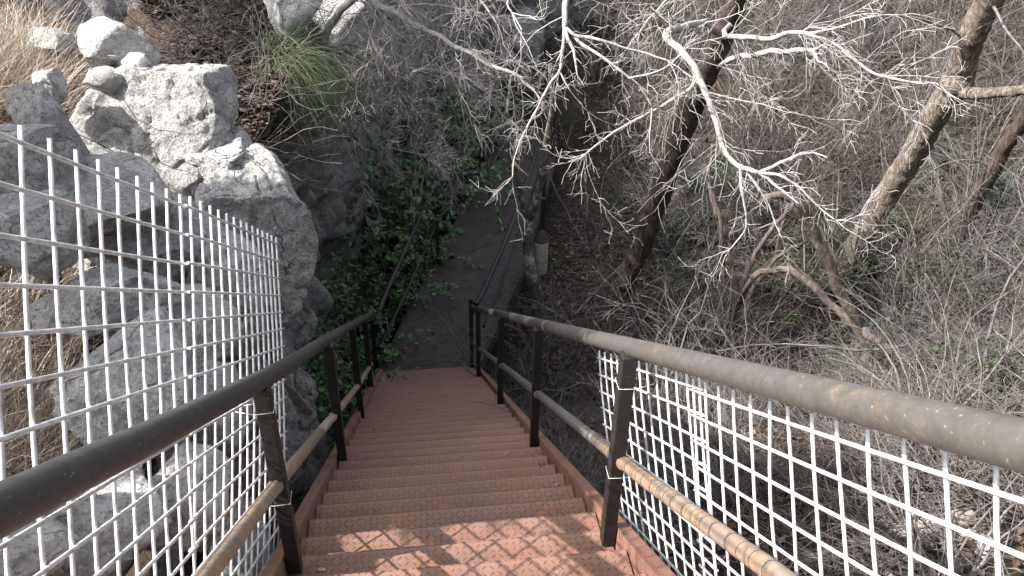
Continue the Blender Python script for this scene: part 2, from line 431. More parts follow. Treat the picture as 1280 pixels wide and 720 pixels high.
def below_top(y, pts):
    for p, q in zip(pts, pts[1:]):
        if p.y <= y <= q.y: return lerp(p.z, q.z, (y-p.y)/(q.y-p.y))
    return pts[-1].z
topline = [near0, V((XR, .2, -.27-.2*TA)), a1, a2, atx(840, 447, XR), join, e1, e2, e3, e3+V((0, .2, -.13))]
for yy in RY:
    p = MB(); x = .716; zt = below_top(yy, topline)-.024; zb = nose(yy)-.03 if yy > 0 else -1.23
    if yy > 9.5: zb = nose(yy)-.0
    p.box((x-.027, yy-.027, zb), (x+.027, yy+.027, zt))
    bevel(part(p, 'post', M['post'], rr), .005)
mids = [V((XR, -1.2, -.765+1.2*TA))]+[atx(px, py, XR) for px, py in ((960, 710), (800, 595), (745, 550))]
mid2 = [mids[-1]]+[atx(px, py, XR-.01) for px, py in ((672, 492), (640, 466), (610, 444))]+[V((XR-.02, 9.6, nose(9.6)+.43))]
b = MB(); b.tube(mids, .0255, 16); part(b, 'mid_rail', M['pipe_rust'], rr)
b = MB(); b.tube(mid2, .0255, 14); part(b, 'mid_rail', M['pipe_grey'], rr)
b = MB(); yk = .75; k = 0                   # spiral tape marks: thin raised seams round the pipe
while yk < mids[-1].y-.03:
    for p, q in zip(mids, mids[1:]):
        if p.y <= yk <= q.y:
            c = p.lerp(q, (yk-p.y)/(q.y-p.y)); dd_ = ((q-p).normalized()+V((.06, 0, 0))).normalized(); b.tube([c-dd_*.0013, c+dd_*.0013], .0263, 14); break
    part(b, 'pipe_seam', M['pipe_dark'], rr); b = MB(); yk += .062 if k % 4 else .09; k += 1

# left railing
rl = tag(empty('stair_railing', (-.545, 0, -1)), 'left dark pipe railing of the stairs curving level at its foot', 'railing')
XL = -.545
l0 = V((XL, -1.2, -.285+1.2*TA)); L1 = atx(0, 637, XL); L2 = atx(200, 540, XL); L3 = atx(350, 462, XL); L4 = atx(408, 425, XL-.015); L5 = atx(440, 406, XL-.03); L6 = atx(461, 394, XL-.04)
topl = [l0, L1, L2, L3, L4, L5, L6]
b = MB(); b.tube(smooth(topl+[L6+V((0, .10, -.03)), L6+V((0, .16, -.14))], 5), .034, 20); part(b, 'top_rail', M['pipe_dark'], rl)
LY = [-1.0, .35, 2.25, 4.01, 5.82, 7.62]
for i, yy in enumerate(LY):
    p = MB(); x = lerp(-.536, -.60, max(0, (yy-4)/4)) if yy > 4 else -.536; zt = below_top(yy, topl)-.024; zb = nose(yy)-.03 if yy > 0 else -1.23
    p.box((x-.027, yy-.027, zb), (x+.027, yy+.027, zt))
    bevel(part(p, 'post', M['post'], rl), .005)
ml = [V((XL, -1.2, -.77+1.2*TA))]+[atx(px, py, XL) for px, py in ((258, 720), (350, 601), (400, 540))]
ml2 = [ml[-1]]+[atx(px, py, XL-.03) for px, py in ((428, 507), (450, 478))]+[atx(464, 455, XL-.06)]
b = MB(); b.tube(ml, .0255, 16); part(b, 'mid_rail', M['pipe_rust'], rl)
b = MB(); b.tube(ml2, .0255, 14); part(b, 'mid_rail', M['pipe_rust'], rl)

def along(pts, y):
    for p, q in zip(pts, pts[1:]):
        if p.y <= y <= q.y: return p.lerp(q, (y-p.y)/(q.y-p.y)), (q-p).normalized()
for root, line, ys in ((rr, mids+mid2[1:], RY[1:6]), (rl, ml+ml2[1:], LY[1:5])):
    for yy in ys:
        for dy in (-.031, .031):
            a_ = along(line, yy+dy)
            if a_: b = MB(); b.tube([a_[0]-a_[1]*.006, a_[0]+a_[1]*.006], .0295, 14); part(b, 'weld', M['pipe_rust'], root)
for root, x, ys, mx in ((rr, .716, RY[2:3], .816), (rl, -.536, LY[2:3], -.63)):       # wire ties holding the mesh to the post
    for yy in ys:
        for dz in (.36, .80):
            z = nose(yy)+dz; e = .031; sg = 1 if mx > 0 else -1
            b = MB(); b.tube([V((mx, yy-.02, z+.01)), V((x+sg*e, yy-e, z)), V((x-sg*e, yy-e, z+.004)), V((x-sg*e, yy+e, z+.006)), V((x+sg*e, yy+e, z)), V((mx, yy+.03, z-.012))], .0013, 5)
            part(b, 'tie_wire', M['wire'], root)
# ------------------------------------------------------------------ welded mesh panels, wires at right angles to the slope
UD, VD = V((0, CA, -SA)), V((0, SA, CA))
def panel(label, xtop, flare, t0, t1, ptop, pbot, seed, side):
    rng = random.Random(seed); b = MB()
    sy, sp = .114, .0772
    n = int((t1-t0)/sy); mrow = int((ptop-pbot)/sp)
    def pt(t, p):
        fx = (ptop-p)/(ptop-pbot)
        return V((xtop+side*flare*fx*fx+.006*math.sin(t*2+p*3+seed), 0, 0))+UD*t+VD*p
    for i in range(n+1):
        t = t1-i*sy+rng.uniform(-.004, .004); bw = rng.gauss(0, .004); pts = [pt(t+bw*math.sin(k*.9+i), ptop+.022-k*(ptop-pbot+.034)/10) for k in range(11)]
        b.tube(pts, .0043, 7)
    for j in range(mrow+1):
        p = ptop-.012-j*sp+rng.uniform(-.002, .002); pts = [pt(t1+.012-k*(t1-t0+.02)/14, p)+V((-side*.0078, 0, 0)) for k in range(15)]
        b.tube(pts, .0045, 7)
    return tag(b.build('mesh_panel', M['wire']), label, 'wire mesh')
panel('welded wire mesh panel outside the left railing, near piece beside the dry grass', -.632, .01, .15, 2.37, .302, -1.03, 1, -1)
panel('welded wire mesh panel outside the left railing, far piece ending beside the cliff', -.622, .045, 2.345, 3.90, .302, -1.03, 2, -1)
panel('white welded wire mesh panel outside the right railing, near piece cut by the photo edge', .816, .02, .1, 2.50, -.305, -1.09, 3, 1)
panel('white welded wire mesh panel outside the right railing, far piece behind the near post', .826, .045, 2.44, 3.84, -.298, -1.09, 4, 1)

# ------------------------------------------------------------------ lower walkway
dd = V((.36, 1, 0)).normalized(); dn = V((dd.y, -dd.x, 0))
A0 = V((-.70, YF-.10, DECK)); B0 = V((.72, YF-.10, DECK))
rpts = [B0] + [V((p.x, p.y, DECK)) for p in (atz(627, 392, DECK), atz(652, 337, DECK), atz(693, 200, DECK), atz(703, 160, DECK))]
lpts = [A0] + [V((p.x, p.y, DECK)) for p in (atz(485, 441, DECK), atz(520, 371, DECK), atz(547, 320, DECK))]
le = lpts[-1]; lpts += [rpts[3]-dn*1.42, rpts[4]-dn*1.40]
rpts = [rpts[0], rpts[1], rpts[2], rpts[2].lerp(rpts[3], .4), rpts[3], rpts[4]]; lpts = lpts[:4]+lpts[4:]
wk = tag(empty('walkway', A0), 'dark brown steel walkway deck leading away from the foot of the stairs', 'walkway')
b = MB()
n = 6
vv = [p+V((0, 0, dz)) for dz in (0, -.008) for p in lpts+rpts]
ff = []
for i in range(n-1):
    ff += [(i, n+i, n+i+1, i+1), (2*n+i, 2*n+i+1, 3*n+i+1, 3*n+i), (i, i+1, 2*n+i+1, 2*n+i), (n+i, 3*n+i, 3*n+i+1, n+i+1)]
ff += [(0, 2*n, 3*n, n), (n-1, 2*n-1, 4*n-1, 3*n-1)]
b.add(vv, ff); part(b, 'deck_plate', M['deck'], wk)
for pts, s in ((lpts, -1), (rpts, 1)):
    b = MB()
    for p, q in zip(pts, pts[1:]):
        d2 = (q-p).normalized(); ang = math.atan2(d2.y, d2.x); L = (q-p).length
        b.box((0, -.03, -.22), (L, .03, -.012), Matrix.Rotation(ang, 3, 'Z'), p)
    part(b, 'edge_beam', M['deck'], wk)
b = MB()
for t in (.06, .30, .56, .80):
    i = int(t*5); f_ = t*5-i; p, q = lpts[i].lerp(lpts[i+1], f_), rpts[i].lerp(rpts[i+1], f_)
    d2 = (q-p).normalized(); b.box((.02, -.012, .0), ((q-p).length-.02, .012, .004), Matrix.Rotation(math.atan2(d2.y, d2.x), 3, 'Z'), p+V((0, 0, .001)))
part(b, 'plate_seam', M['deck'], wk)
def walk_rail(label, top, mid, posts, tilt=0):
    root = tag(empty('walkway_railing', top[0]), label, 'railing')
    b = MB(); b.tube(smooth(top, 4), .037, 12); part(b, 'top_rail', M['pipe_walk'], root)
    b = MB(); b.tube(mid, .026, 10); part(b, 'mid_rail', M['pipe_walk'], root)
    for p, zt in posts:
        b = MB(); b.box((p.x-.03, p.y-.03, DECK-.01), (p.x+.03, p.y+.03, zt)); part(b, 'post', M['post'], root)
M['pipe_walk'] = m_pipe('blue_black_paint', (.026, .028, .034), (.10, .065, .05), .66, .8)
tl = [atz(468, 408, -6.95), atz(485, 360, -6.9), atz(535, 250, -6.85), atz(562, 196, -6.82), atz(590, 138, -6.75)]
mdl = [atz(474, 436, -7.4), atz(510, 360, -7.36), atz(546, 280, -7.34), atz(572, 225, -7.3)]
walk_rail('left handrail of the lower walkway, half buried in the leafy shrubs', tl, mdl, [(atz(548, 330, DECK), -6.86), (atz(470, 455, DECK), -6.95), (atz(603, 205, DECK), -6.8)])
tr = [atz(594, 381, -6.95), atz(606, 360, -6.92), atz(636, 290, -6.9), atz(660, 222, -6.9), atz(676, 170, -6.9)]
mdr = [atz(605, 408, -7.4), atz(625, 360, -7.38), atz(652, 285, -7.36), atz(676, 210, -7.36)]
walk_rail('right handrail of the lower walkway, passing behind the forked tree', tr, mdr, [(atz(681, 262, DECK)+V((-.03, .0, 0)), -6.9), (atz(697, 195, DECK), -6.9)])
# frame of the next flight at the far end of the walkway
fr_ = tag(empty('steel_railing', P(637, 110, 19)), 'black steel post and sloping rails of another flight beyond the walkway', 'railing')
pt0, pt1 = P(638, 34, 18.8), P(637, 112, 18.8)
def bar(a, b_, w, name):
    m = MB(); m.tube([a, b_], w, 4, smooth=False); part(m, name, M['post'], fr_)
bar(pt0, V((pt0.x, pt0.y, -8.6)), .05, 'post')
bar(P(640, 58, 18.8), P(700, 118, 17.2), .045, 'top_rail'); bar(P(645, 88, 18.8), P(690, 128, 17.4), .03, 'mid_rail')
bar(P(642, 34, 18.8), P(596, 88, 19.6), .035, 'top_rail')
bar(P(672, 84, 18.0), P(676, 130, 18.0), .04, 'post'); bar(P(694, 110, 17.4), V((*P(694, 110, 17.4).xy, -8.6)), .045, 'post')
# concrete pier beside the walkway
pp = atz(676, 322, -8.15); pr = tag(empty('concrete_pier', pp), 'cream concrete footing with a brown conical cap and black post beside the walkway', 'footing')
def lathe(prof, c, n=22):
    m = MB(); v = []
    for r, z in prof:
        for k in range(n): a = 2*math.pi*k/n; v.append(c+V((r*math.cos(a), r*math.sin(a), z)))
    f = [(i*n+k, i*n+(k+1) % n, (i+1)*n+(k+1) % n, (i+1)*n+k) for i in range(len(prof)-1) for k in range(n)]
    f.append(tuple((len(prof)-1)*n+k for k in range(n))); m.add(v, f, True); return m
part(lathe([(.13, -.5), (.132, .34), (.125, .36), (.12, .361)], pp), 'concrete_base', M['concrete'], pr)
part(lathe([(.128, .3615), (.12, .38), (.05, .60), (.04, .61)], pp), 'conical_cap', M['deck'], pr)
m = MB(); m.box((-.035, -.035, .6), (.035, .035, 1.25), None, pp); part(m, 'post', M['post'], pr)

# ------------------------------------------------------------------ boulders
def boulder(px, py, hd, size, seed, label, mat='rock', rz=0, cuts=15, sub=5, sink=0, tilt=0, name='boulder', amp=1):
    rng = random.Random(seed); bm = bmesh.new(); bmesh.ops.create_icosphere(bm, subdivisions=sub, radius=1.25)
    planes = []
    for i in range(cuts):
        n_ = V((rng.gauss(0, 1), rng.gauss(0, 1), rng.gauss(0, .7))).normalized(); planes.append((n_, rng.uniform(.62, .92)))
    planes.append((V((rng.uniform(-.35, .1), rng.uniform(-.3, .2), 1)).normalized(), rng.uniform(.68, .8)))
    off = V((seed*3.7, seed*1.3, 0))
    for v in bm.verts:
        p = v.co.copy(); u = p.normalized()
        wob = V((noise.noise(u*1.7+off), noise.noise(u*1.7+off+V((9, 0, 0))), noise.noise(u*1.7+off+V((0, 9, 0)))))*.05
        for _ in range(2):
            for n_, d in planes:
                k = (p+wob).dot(n_)-d
                if k > 0: p -= n_*k
        st = noise.noise(V((p.x*1.3, p.y*1.3, p.z*5.5))+off)
        p += u*(st*.030+fr(p.x*3+seed, p.y*3, p.z*3, 6)*.045-max(0, .08-abs(noise.noise(p*2.6+off)))*.75)*amp
        p += u*fr(p.x*11+seed, p.y*11, p.z*11, 4)*.016*amp
        v.co = V((p.x*size[0], p.y*size[1], p.z*size[2]))
    bm.transform(Matrix.Rotation(rz, 4, 'Z') @ Matrix.Rotation(tilt, 4, 'Y'))
    me = bpy.data.meshes.new(name); bm.to_mesh(me); bm.free()
    me.materials.append(M[mat]); me.polygons.foreach_set('use_smooth', [True]*len(me.polygons))
    o = bpy.data.objects.new(name, me); C.objects.link(o); o.location = P(px, py, hd)-V((0, 0, sink))
    return tag(o, label, 'rock')
boulder(186, 165, 6.0, (.56, .52, .62), 11, 'largest grey limestone boulder above the left mesh, with pale stones on its top', rz=.5, cuts=11, sub=6, tilt=.32)
boulder(140, 60, 6.3, (.27, .24, .17), 12, 'bright white rock lying on top of the biggest boulder', 'rock_pale', .4, 9, 4)
boulder(168, 80, 6.1, (.11, .12, .07), 13, 'small tilted flat stone at the right foot of the white rock', 'rock_pale', .9, 8, 4, tilt=-.3)
boulder(131, 98, 5.95, (.13, .11, .09), 14, 'small angular pale stone just below the white rock on the biggest boulder', 'rock_pale', .2, 7, 4)
boulder(286, 212, 5.6, (.34, .34, .34), 15, 'rounded grey rock right of the biggest boulder, over the mesh corner', rz=.3, sub=6)
boulder(322, 290, 5.2, (.30, .36, .60), 16, 'tall pitted grey rock at the cliff edge left of the stairs', rz=1.0, cuts=9, sub=6)
boulder(66, 175, 5.0, (.15, .26, .36), 17, 'narrow upright grey slab between the tall dry grass and the biggest boulder', rz=.5, tilt=-.3)
boulder(20, 205, 4.6, (.30, .34, .26), 18, 'grey rock behind the top left corner of the left mesh', rz=.2)
boulder(62, 110, 5.8, (.12, .14, .14), 19, 'little grey stone beside the tall dry grass', rz=.3, sub=4)
boulder(70, 52, 7.2, (.17, .24, .12), 20, 'flat dull grey stone behind the white rock, next to the grass', rz=.3, sub=4)
boulder(112, 262, 4.5, (.32, .36, .26), 21, 'grey block behind the left mesh, right under the biggest boulder', rz=.8)
boulder(212, 300, 4.6, (.36, .36, .30), 22, 'broad dark stained rock behind the middle of the left mesh', rz=.1, tilt=.35)
boulder(34, 290, 3.9, (.30, .26, .17), 23, 'pale flat rock behind the left mesh with dry grass in front', 'rock', rz=.6)
boulder(222, 410, 3.75, (.27, .24, .13), 24, 'bright triangular slab jutting out behind the left mesh', 'rock_pale', rz=.9, cuts=6)
boulder(128, 375, 3.75, (.34, .26, .17), 25, 'low pale rock left of the bright triangular slab', 'rock', rz=.3)
boulder(290, 360, 4.3, (.26, .36, .42), 26, 'steep grey rock face behind the far end of the left mesh', rz=.7, sub=6)
boulder(160, 480, 3.2, (.34, .30, .24), 27, 'grey rock behind the mesh just above the left handrail', 'rock', rz=.5)
boulder(262, 520, 3.3, (.24, .26, .30), 28, 'grey rock behind the mesh between the handrail and the first post', rz=.2)
boulder(225, 630, 2.7, (.24, .26, .22), 29, 'sunlit pale boulder below the left handrail, behind the mesh', 'rock_pale', rz=.4)
boulder(120, 655, 2.5, (.24, .24, .18), 30, 'mottled rock low behind the mesh, left of the sunlit pale boulder', 'rock', rz=1.4)
boulder(15, 690, 2.3, (.16, .18, .12), 31, 'small rock in the bottom left corner under the handrail', 'rock', rz=.4, sub=4)
boulder(300, 690, 2.9, (.22, .3, .3), 32, 'rock beside the left post foot, lowest behind the mesh', 'rock', rz=.4)
boulder(640, 60, 21.5, (1.3, 1.0, 1.5), 33, 'weathered rock bulge in the cliff behind the black steel frame', 'rock', rz=.4)
boulder(430, 30, 11.5, (.5, .6, .7), 34, 'grey rock knob at the cliff top behind the green tuft', 'rock', rz=.4)
boulder(365, 10, 9.5, (.35, .4, .3), 35, 'grey rock among dead twigs at the top left, above the tuft', 'rock', rz=.2, sub=4)
ob = boulder(-330, 420, 3.7, (.36, .62, .62), 36, 'tall unseen rock outcrop added outside the left edge to shade the steps', 'rock', rz=.2)
ob.location = V((-1.78, 1.72, -1.84))  # rock added out of view to keep the sun off the near treads
gr_ = random.Random(88)
for i in range(22):
    px, py = gr_.uniform(10, 330), gr_.uniform(230, 640)
    if py < 200+.42*px: py += 90
    p = seen(px, py)
    if p.length > 7 or p.x > -.75: continue
    s_ = gr_.uniform(.05, .13)
    boulder(px, py, math.hypot(p.x, p.y), (s_, s_*gr_.uniform(.8, 1.4), s_*gr_.uniform(.5, .9)), 200+i, 'small loose grey stone wedged between the boulders behind the left mesh', gr_.choice(('rock', 'rock_pale')), gr_.uniform(0, 6), 7, 4, name='stone')['group'] = 'loose stones behind the left mesh'
gs = [(1232, 690, 'white stone lying in the twigs behind the right mesh, bigger of the two', .075), (1212, 672, 'smaller white stone beside the bigger one behind the right mesh', .05)]
for i, (px, py, lb_, s) in enumerate(gs):
    p = seen(px, py); boulder(px, py, math.hypot(p.x, p.y), (s*.8, s, s*1.2), 50+i, lb_, 'rock_pale', i, 7, 3, name='stone')

# ------------------------------------------------------------------ branching
def rdir(rng, d, ang):
    o = d.orthogonal().normalized(); a = rng.uniform(0, 2*math.pi)
    s_ = o*math.cos(a)+d.cross(o)*math.sin(a)
    return (d*math.cos(ang)+s_*math.sin(ang)).normalized()
def wander(rng, p, d, L, n, wob, pull=V((0, 0, 0))):
    pts = [p]; s_ = L/n; d = d.copy()
    for i in range(n):
        d = (d+V((rng.gauss(0, wob), rng.gauss(0, wob), rng.gauss(0, wob)))+pull*(1/n)).normalized()
        pts.append(pts[-1]+d*s_)
    return pts
def sides(r): return 10 if r > .06 else 7 if r > .025 else 5 if r > .011 else 3
def twigs(mb, rng, pts, r0, level, dens, Lmul, wob=.22, pull=V((0, 0, 0)), rmin=.0022, start=.15, ang=(.4, 1.2)):
    """side twigs along a branch, then their own twigs"""
    tot = sum((b_-a_).length for a_, b_ in zip(pts, pts[1:]))
    n_ = max(1, int(tot*dens*rng.uniform(.8, 1.2)))
    for _ in range(n_):
        t = rng.uniform(start, 1)*(len(pts)-1.001); i = int(t); p = pts[i].lerp(pts[i+1], t-i)
        d = (pts[i+1]-pts[i]).normalized(); dr = rdir(rng, d, rng.uniform(*ang))
        L = tot*Lmul*rng.uniform(.4, 1.25)*(1.15-.6*t/len(pts)); L = max(.12, min(L, 2.6))
        r = max(rmin, r0*rng.uniform(.35, .6)*(1-.4*t/len(pts))); k = max(3, min(7, int(L/.12)))
        q = wander(rng, p, dr, L, k, wob, pull)
        mb.tube(q, [max(rmin*.6, r*(1-.75*j/k)) for j in range(k+1)], sides(r), cap=False)
        if level > 0: twigs(mb, rng, q, r*.8, level-1, dens*1.6, Lmul*.95, wob, pull, rmin, .2, ang)
def limb(mb, rng, pix, r0, r1, jag=.06, n=5, wig=.02):
    pts = smooth([p if isinstance(p, Vector) else P(*p) for p in pix], n)
    sd = V((rng.uniform(0, 50), 0, 0)); fq = .22/max(r0, .03)
    pts = [p+V((noise.noise(p*fq+sd), noise.noise(p*fq+sd+V((0, 30, 0))), noise.noise(p*fq+sd+V((0, 0, 30)))))*min(.05, wig*r0*14) if 0 < i < len(pts)-1 else p for i, p in enumerate(pts)]
    m_ = len(pts)
    mb.tube(pts, [lerp(r0, r1, i/(m_-1))*(1+.10*noise.noise(pts[i]*3)) for i in range(m_)], sides(r0) if r0 < .06 else 26, jag=jag, rng=rng)
    return pts

# overhanging tree: dark leaning trunk and pale sunlit limbs
rng = random.Random(4)
def root_pt(px, py):
    p = seen(px, py); return p-V((0, 0, .25))
def tree(name, label, trunk_pix, r0, r1, bark, base):
    root = tag(empty(name, base), label, 'tree'); return root
base = root_pt(765, 398)
t1 = tag(empty('leaning_tree', base), 'tree with dark reddish leaning trunk and bright bare limbs reaching over the stairs', 'tree')
m = MB(); hb = math.hypot(base.x, base.y)
tr_pts = limb(m, rng, [base, (778, 372, hb-.05), (800, 310, hb-.2), (825, 240, hb-.5), (855, 160, hb-.8), (885, 90, hb-1.2), (912, 30, hb-1.6), (940, -50, hb-2.0), (960, -140, hb-2.3)], .19, .10, .14, 10)
part(m, 'trunk', M['bark_dark'], t1)
h0 = hb-1.5
LIMBS = [
 ([(905, 46, hb-1.5), (880, 30, hb-2.2), (850, 35, 8.0), (833, 45, 7.4), (850, 62, 7.1), (870, 88, 7.0), (886, 122, 6.9), (897, 160, 6.8), (905, 186, 6.7), (926, 208, 6.6), (948, 216, 6.5)], .05, .026, 3.0, 1),
 ([(926, 208, 6.6), (926, 228, 6.55), (930, 255, 6.5), (932, 285, 6.45), (912, 312, 6.4)], .02, .006, 9, 1),
 ([(948, 216, 6.5), (975, 220, 6.4), (1000, 235, 6.4), (1022, 258, 6.35), (1045, 275, 6.3)], .018, .006, 9, 1),
 ([(930, 212, 6.6), (955, 245, 6.5), (966, 270, 6.45), (978, 300, 6.4)], .016, .005, 8, 1),
 ([(850, 62, 7.1), (868, 90, 7.0), (862, 112, 6.8), (845, 122, 6.7), (820, 138, 6.6), (795, 150, 6.5), (768, 165, 6.5), (745, 182, 6.45), (733, 192, 6.4)], .022, .010, 5, 1),
 ([(733, 192, 6.4), (735, 215, 6.35), (745, 240, 6.3), (752, 255, 6.3)], .008, .004, 8, 0),
 ([(733, 192, 6.4), (710, 198, 6.4), (690, 192, 6.4), (676, 175, 6.4)], .008, .004, 8, 0),
 ([(960, -140, hb-2.3), (880, -130, 9), (800, -90, 8), (740, -50, 7.2), (712, -10, 6.9), (706, 35, 6.7)], .05, .03, 1.0, 1),
 ([(706, 35, 6.7), (722, 44, 6.65), (748, 48, 6.6), (776, 58, 6.6), (805, 66, 6.6), (835, 76, 6.5)], .022, .009, 6, 1),
 ([(716, 44, 6.7), (728, 56, 6.6), (748, 68, 6.55), (770, 84, 6.5), (786, 98, 6.5), (800, 108, 6.5), (815, 134, 6.5)], .020, .011, 6, 1),
 ([(706, 35, 6.7), (703, 62, 6.65), (700, 88, 6.6), (688, 105, 6.6), (672, 135, 6.55), (655, 165, 6.5), (644, 195, 6.5), (640, 222, 6.45)], .020, .007, 7, 1),
 ([(700, 90, 6.6), (708, 105, 6.5), (720, 122, 6.5), (735, 140, 6.5)], .012, .005, 9, 0),
 ([(786, 98, 6.5), (812, 92, 6.4), (835, 82, 6.4), (858, 60, 6.4)], .010, .005, 6, 1),
 ([(912, 30, hb-1.6), (905, 44, 8.6), (930, 46, 8.2), (962, 48, 8.0), (990, 41, 7.9), (1020, 45, 7.8), (1045, 55, 7.8), (1068, 74, 7.7), (1095, 92, 7.6), (1130, 100, 7.5), (1170, 104, 7.4)], .036, .010, 5, 1),
 ([(1000, 42, 7.9), (1030, 38, 7.8), (1060, 30, 7.7), (1095, 20, 7.6), (1130, 18, 7.6)], .014, .006, 6, 1),
 ([(940, -50, hb-2.0), (890, -40, 8), (850, -15, 7.4), (820, 14, 7.2), (800, 40, 7.0)], .022, .010, 5, 1),
 ([(885, 90, hb-1.2), (915, 74, hb-1.5), (950, 66, hb-1.9), (985, 64, hb-2.2), (1016, 63, hb-2.4)], .05, .036, 1.0, 0),
 ([(712, -10, 6.9), (690, -15, 6.6), (660, -30, 6.5), (636, 0, 6.4), (640, 16, 6.35)], .018, .010, 3, 0)]
def limbset(root, limbs, seed, mat='limb_pale', dk=1.75, lk=.26):
    for i, (pix, r0, r1, dens, lv) in enumerate(limbs):
        m = MB(); g = random.Random(seed+i)
        q = limb(m, g, pix, r0*.8, r1*.75, .03, 5, .05)
        twigs(m, g, q, max(r1*.55, .006), lv, dens*dk, lk, .26, V((0, 0, -.35)), .0034, .05)
        e_ = (q[-1]-q[-2]).normalized()
        for _ in range(3):
            z = wander(g, q[-1], rdir(g, e_, .5), g.uniform(.25, .6), 5, .22, V((0, 0, -.2))); m.tube(z, [r1*.6*(1-.16*j) for j in range(6)], 5, cap=False); twigs(m, g, z, r1*.4, 1, 9, .4, .24, V((0, 0, -.2)), .0026, .1)
        part(m, 'limb', M[mat], root)
limbset(t1, LIMBS, 100)
# big rough trunk at the upper right
base = root_pt(1052, 345); hb = math.hypot(base.x, base.y)
t2 = tag(empty('big_tree', base), 'thick rough barked tree leaning to the upper right with a knotty broken limb', 'tree')
m = MB(); limb(m, random.Random(9), [base, (1068, 318, hb-.1), (1092, 270, hb-.3), (1122, 222, hb-.6), (1150, 176, hb-1), (1178, 128, hb-1.4), (1200, 95, hb-1.7), (1214, 50, hb-2), (1238, 0, hb-2.3), (1262, -70, hb-2.7)], .205, .165, .08, 14, .01)
part(m, 'trunk', M['bark_rough'], t2)
m = MB(); limb(m, random.Random(10), [(1188, 112, hb-1.55), (1202, 116, hb-1.8), (1225, 118, hb-2), (1255, 114, hb-2.1), (1300, 112, hb-2.3)], .10, .055, .14, 10, .03); part(m, 'broken_limb', M['bark_rough'], t2)
b_ = MB(); bmx = lathe([(.05, -.2), (.20, -.1), (.225, 0), (.20, .1), (.05, .2)], P(1196, 104, hb-1.7), 16); part(bmx, 'knot', M['bark_rough'], t2)
limbset(t2, [([(1214, 50, hb-2), (1170, 30, hb-2.5), (1120, 20, hb-3), (1085, 36, hb-3.3)], .03, .01, 5, 1), ([(1262, -70, hb-2.7), (1200, -60, hb-3.5), (1130, -30, hb-4), (1060, 10, hb-4.2), (1010, 30, hb-4.2)], .03, .008, 5, 1),
  ([(1238, 0, hb-2.3), (1260, 40, hb-3), (1290, 80, hb-3.3)], .03, .01, 5, 1)], 300, 'twig')

base = root_pt(1190, 305); hb = math.hypot(base.x, base.y)
t7 = tag(empty('dark_tree', base), 'dark shaded trunk leaning out at the right edge behind the big rough trunk', 'tree')
m = MB(); q = limb(m, random.Random(66), [base, (1215, 262, hb-.2), (1240, 212, hb-.4), (1268, 165, hb-.6), (1300, 110, hb-.8), (1340, 30, hb-1)], .16, .10, .12, 10, .02); part(m, 'trunk', M['bark_dark'], t7)
limbset(t7, [([(1240, 212, hb-.4), (1215, 200, hb-.8), (1180, 205, hb-1.1), (1150, 225, hb-1.3)], .02, .008, 3, 1), ([(1268, 165, hb-.6), (1290, 190, hb-1), (1310, 230, hb-1.2)], .02, .008, 3, 1)], 640, 'twig')
# crooked multi-stem tree right of centre
base = root_pt(1084, 478); hb = math.hypot(base.x, base.y)
t3 = tag(empty('crooked_tree', base), 'crooked brown stems twisting together above the right handrail', 'tree')
for i, (pix, r0, r1) in enumerate([([base, (1084, 455, hb), (1086, 432, hb), (1076, 410, hb-.1), (1058, 378, hb-.2), (1042, 348, hb-.3), (1030, 318, hb-.4), (1016, 284, hb-.5), (1003, 258, hb-.6), (980, 245, hb-.7), (955, 246, hb-.8)], .075, .04),
   ([(1086, 432, hb), (1060, 398, hb+.1), (1035, 378, hb+.1), (1010, 352, hb+.1), (985, 338, hb+.1), (955, 340, hb+.2), (935, 358, hb+.4), root_pt(918, 384)], .05, .04),
   ([(1080, 412, hb-.1), (1092, 425, hb-.3), (1118, 438, hb-.6), (1140, 455, hb-.9), (1150, 466, hb-1.0)], .055, .035),
   ([(1086, 450, hb), (1092, 470, hb-.2), (1080, 490, hb-.4), (1060, 500, hb-.5)], .03, .02)]):
    m = MB(); g = random.Random(400+i); q = limb(m, g, pix, r0, r1, .07, 6, .05); twigs(m, g, q, .014, 1, 3, .25, .2, V((0, 0, -.1)), .003); part(m, 'stem', M['bark_grey'], t3)
# bundle of stems left of it
base = root_pt(925, 375); hb = math.hypot(base.x, base.y)
t4 = tag(empty('stem_clump', base), 'clump of dark arching stems rising from the leaf litter', 'shrub')
for i, pix in enumerate([[base, (932, 345, hb), (955, 300, hb), (985, 258, hb+.1), (1000, 200, hb+.2)], [base, (918, 340, hb), (905, 290, hb+.1), (888, 240, hb+.2), (890, 180, hb+.3)],
    [base, (945, 355, hb), (975, 320, hb), (1010, 300, hb+.1)], [base, (905, 350, hb), (903, 300, hb), (897, 260, hb), (880, 215, hb)]]):
    m = MB(); g = random.Random(420+i); q = limb(m, g, pix, .055, .025, .07, 6, .05); twigs(m, g, q, .014, 1, 3, .25, .2, V((0, 0, .1)), .003); part(m, 'stem', M['bark_grey'], t4)

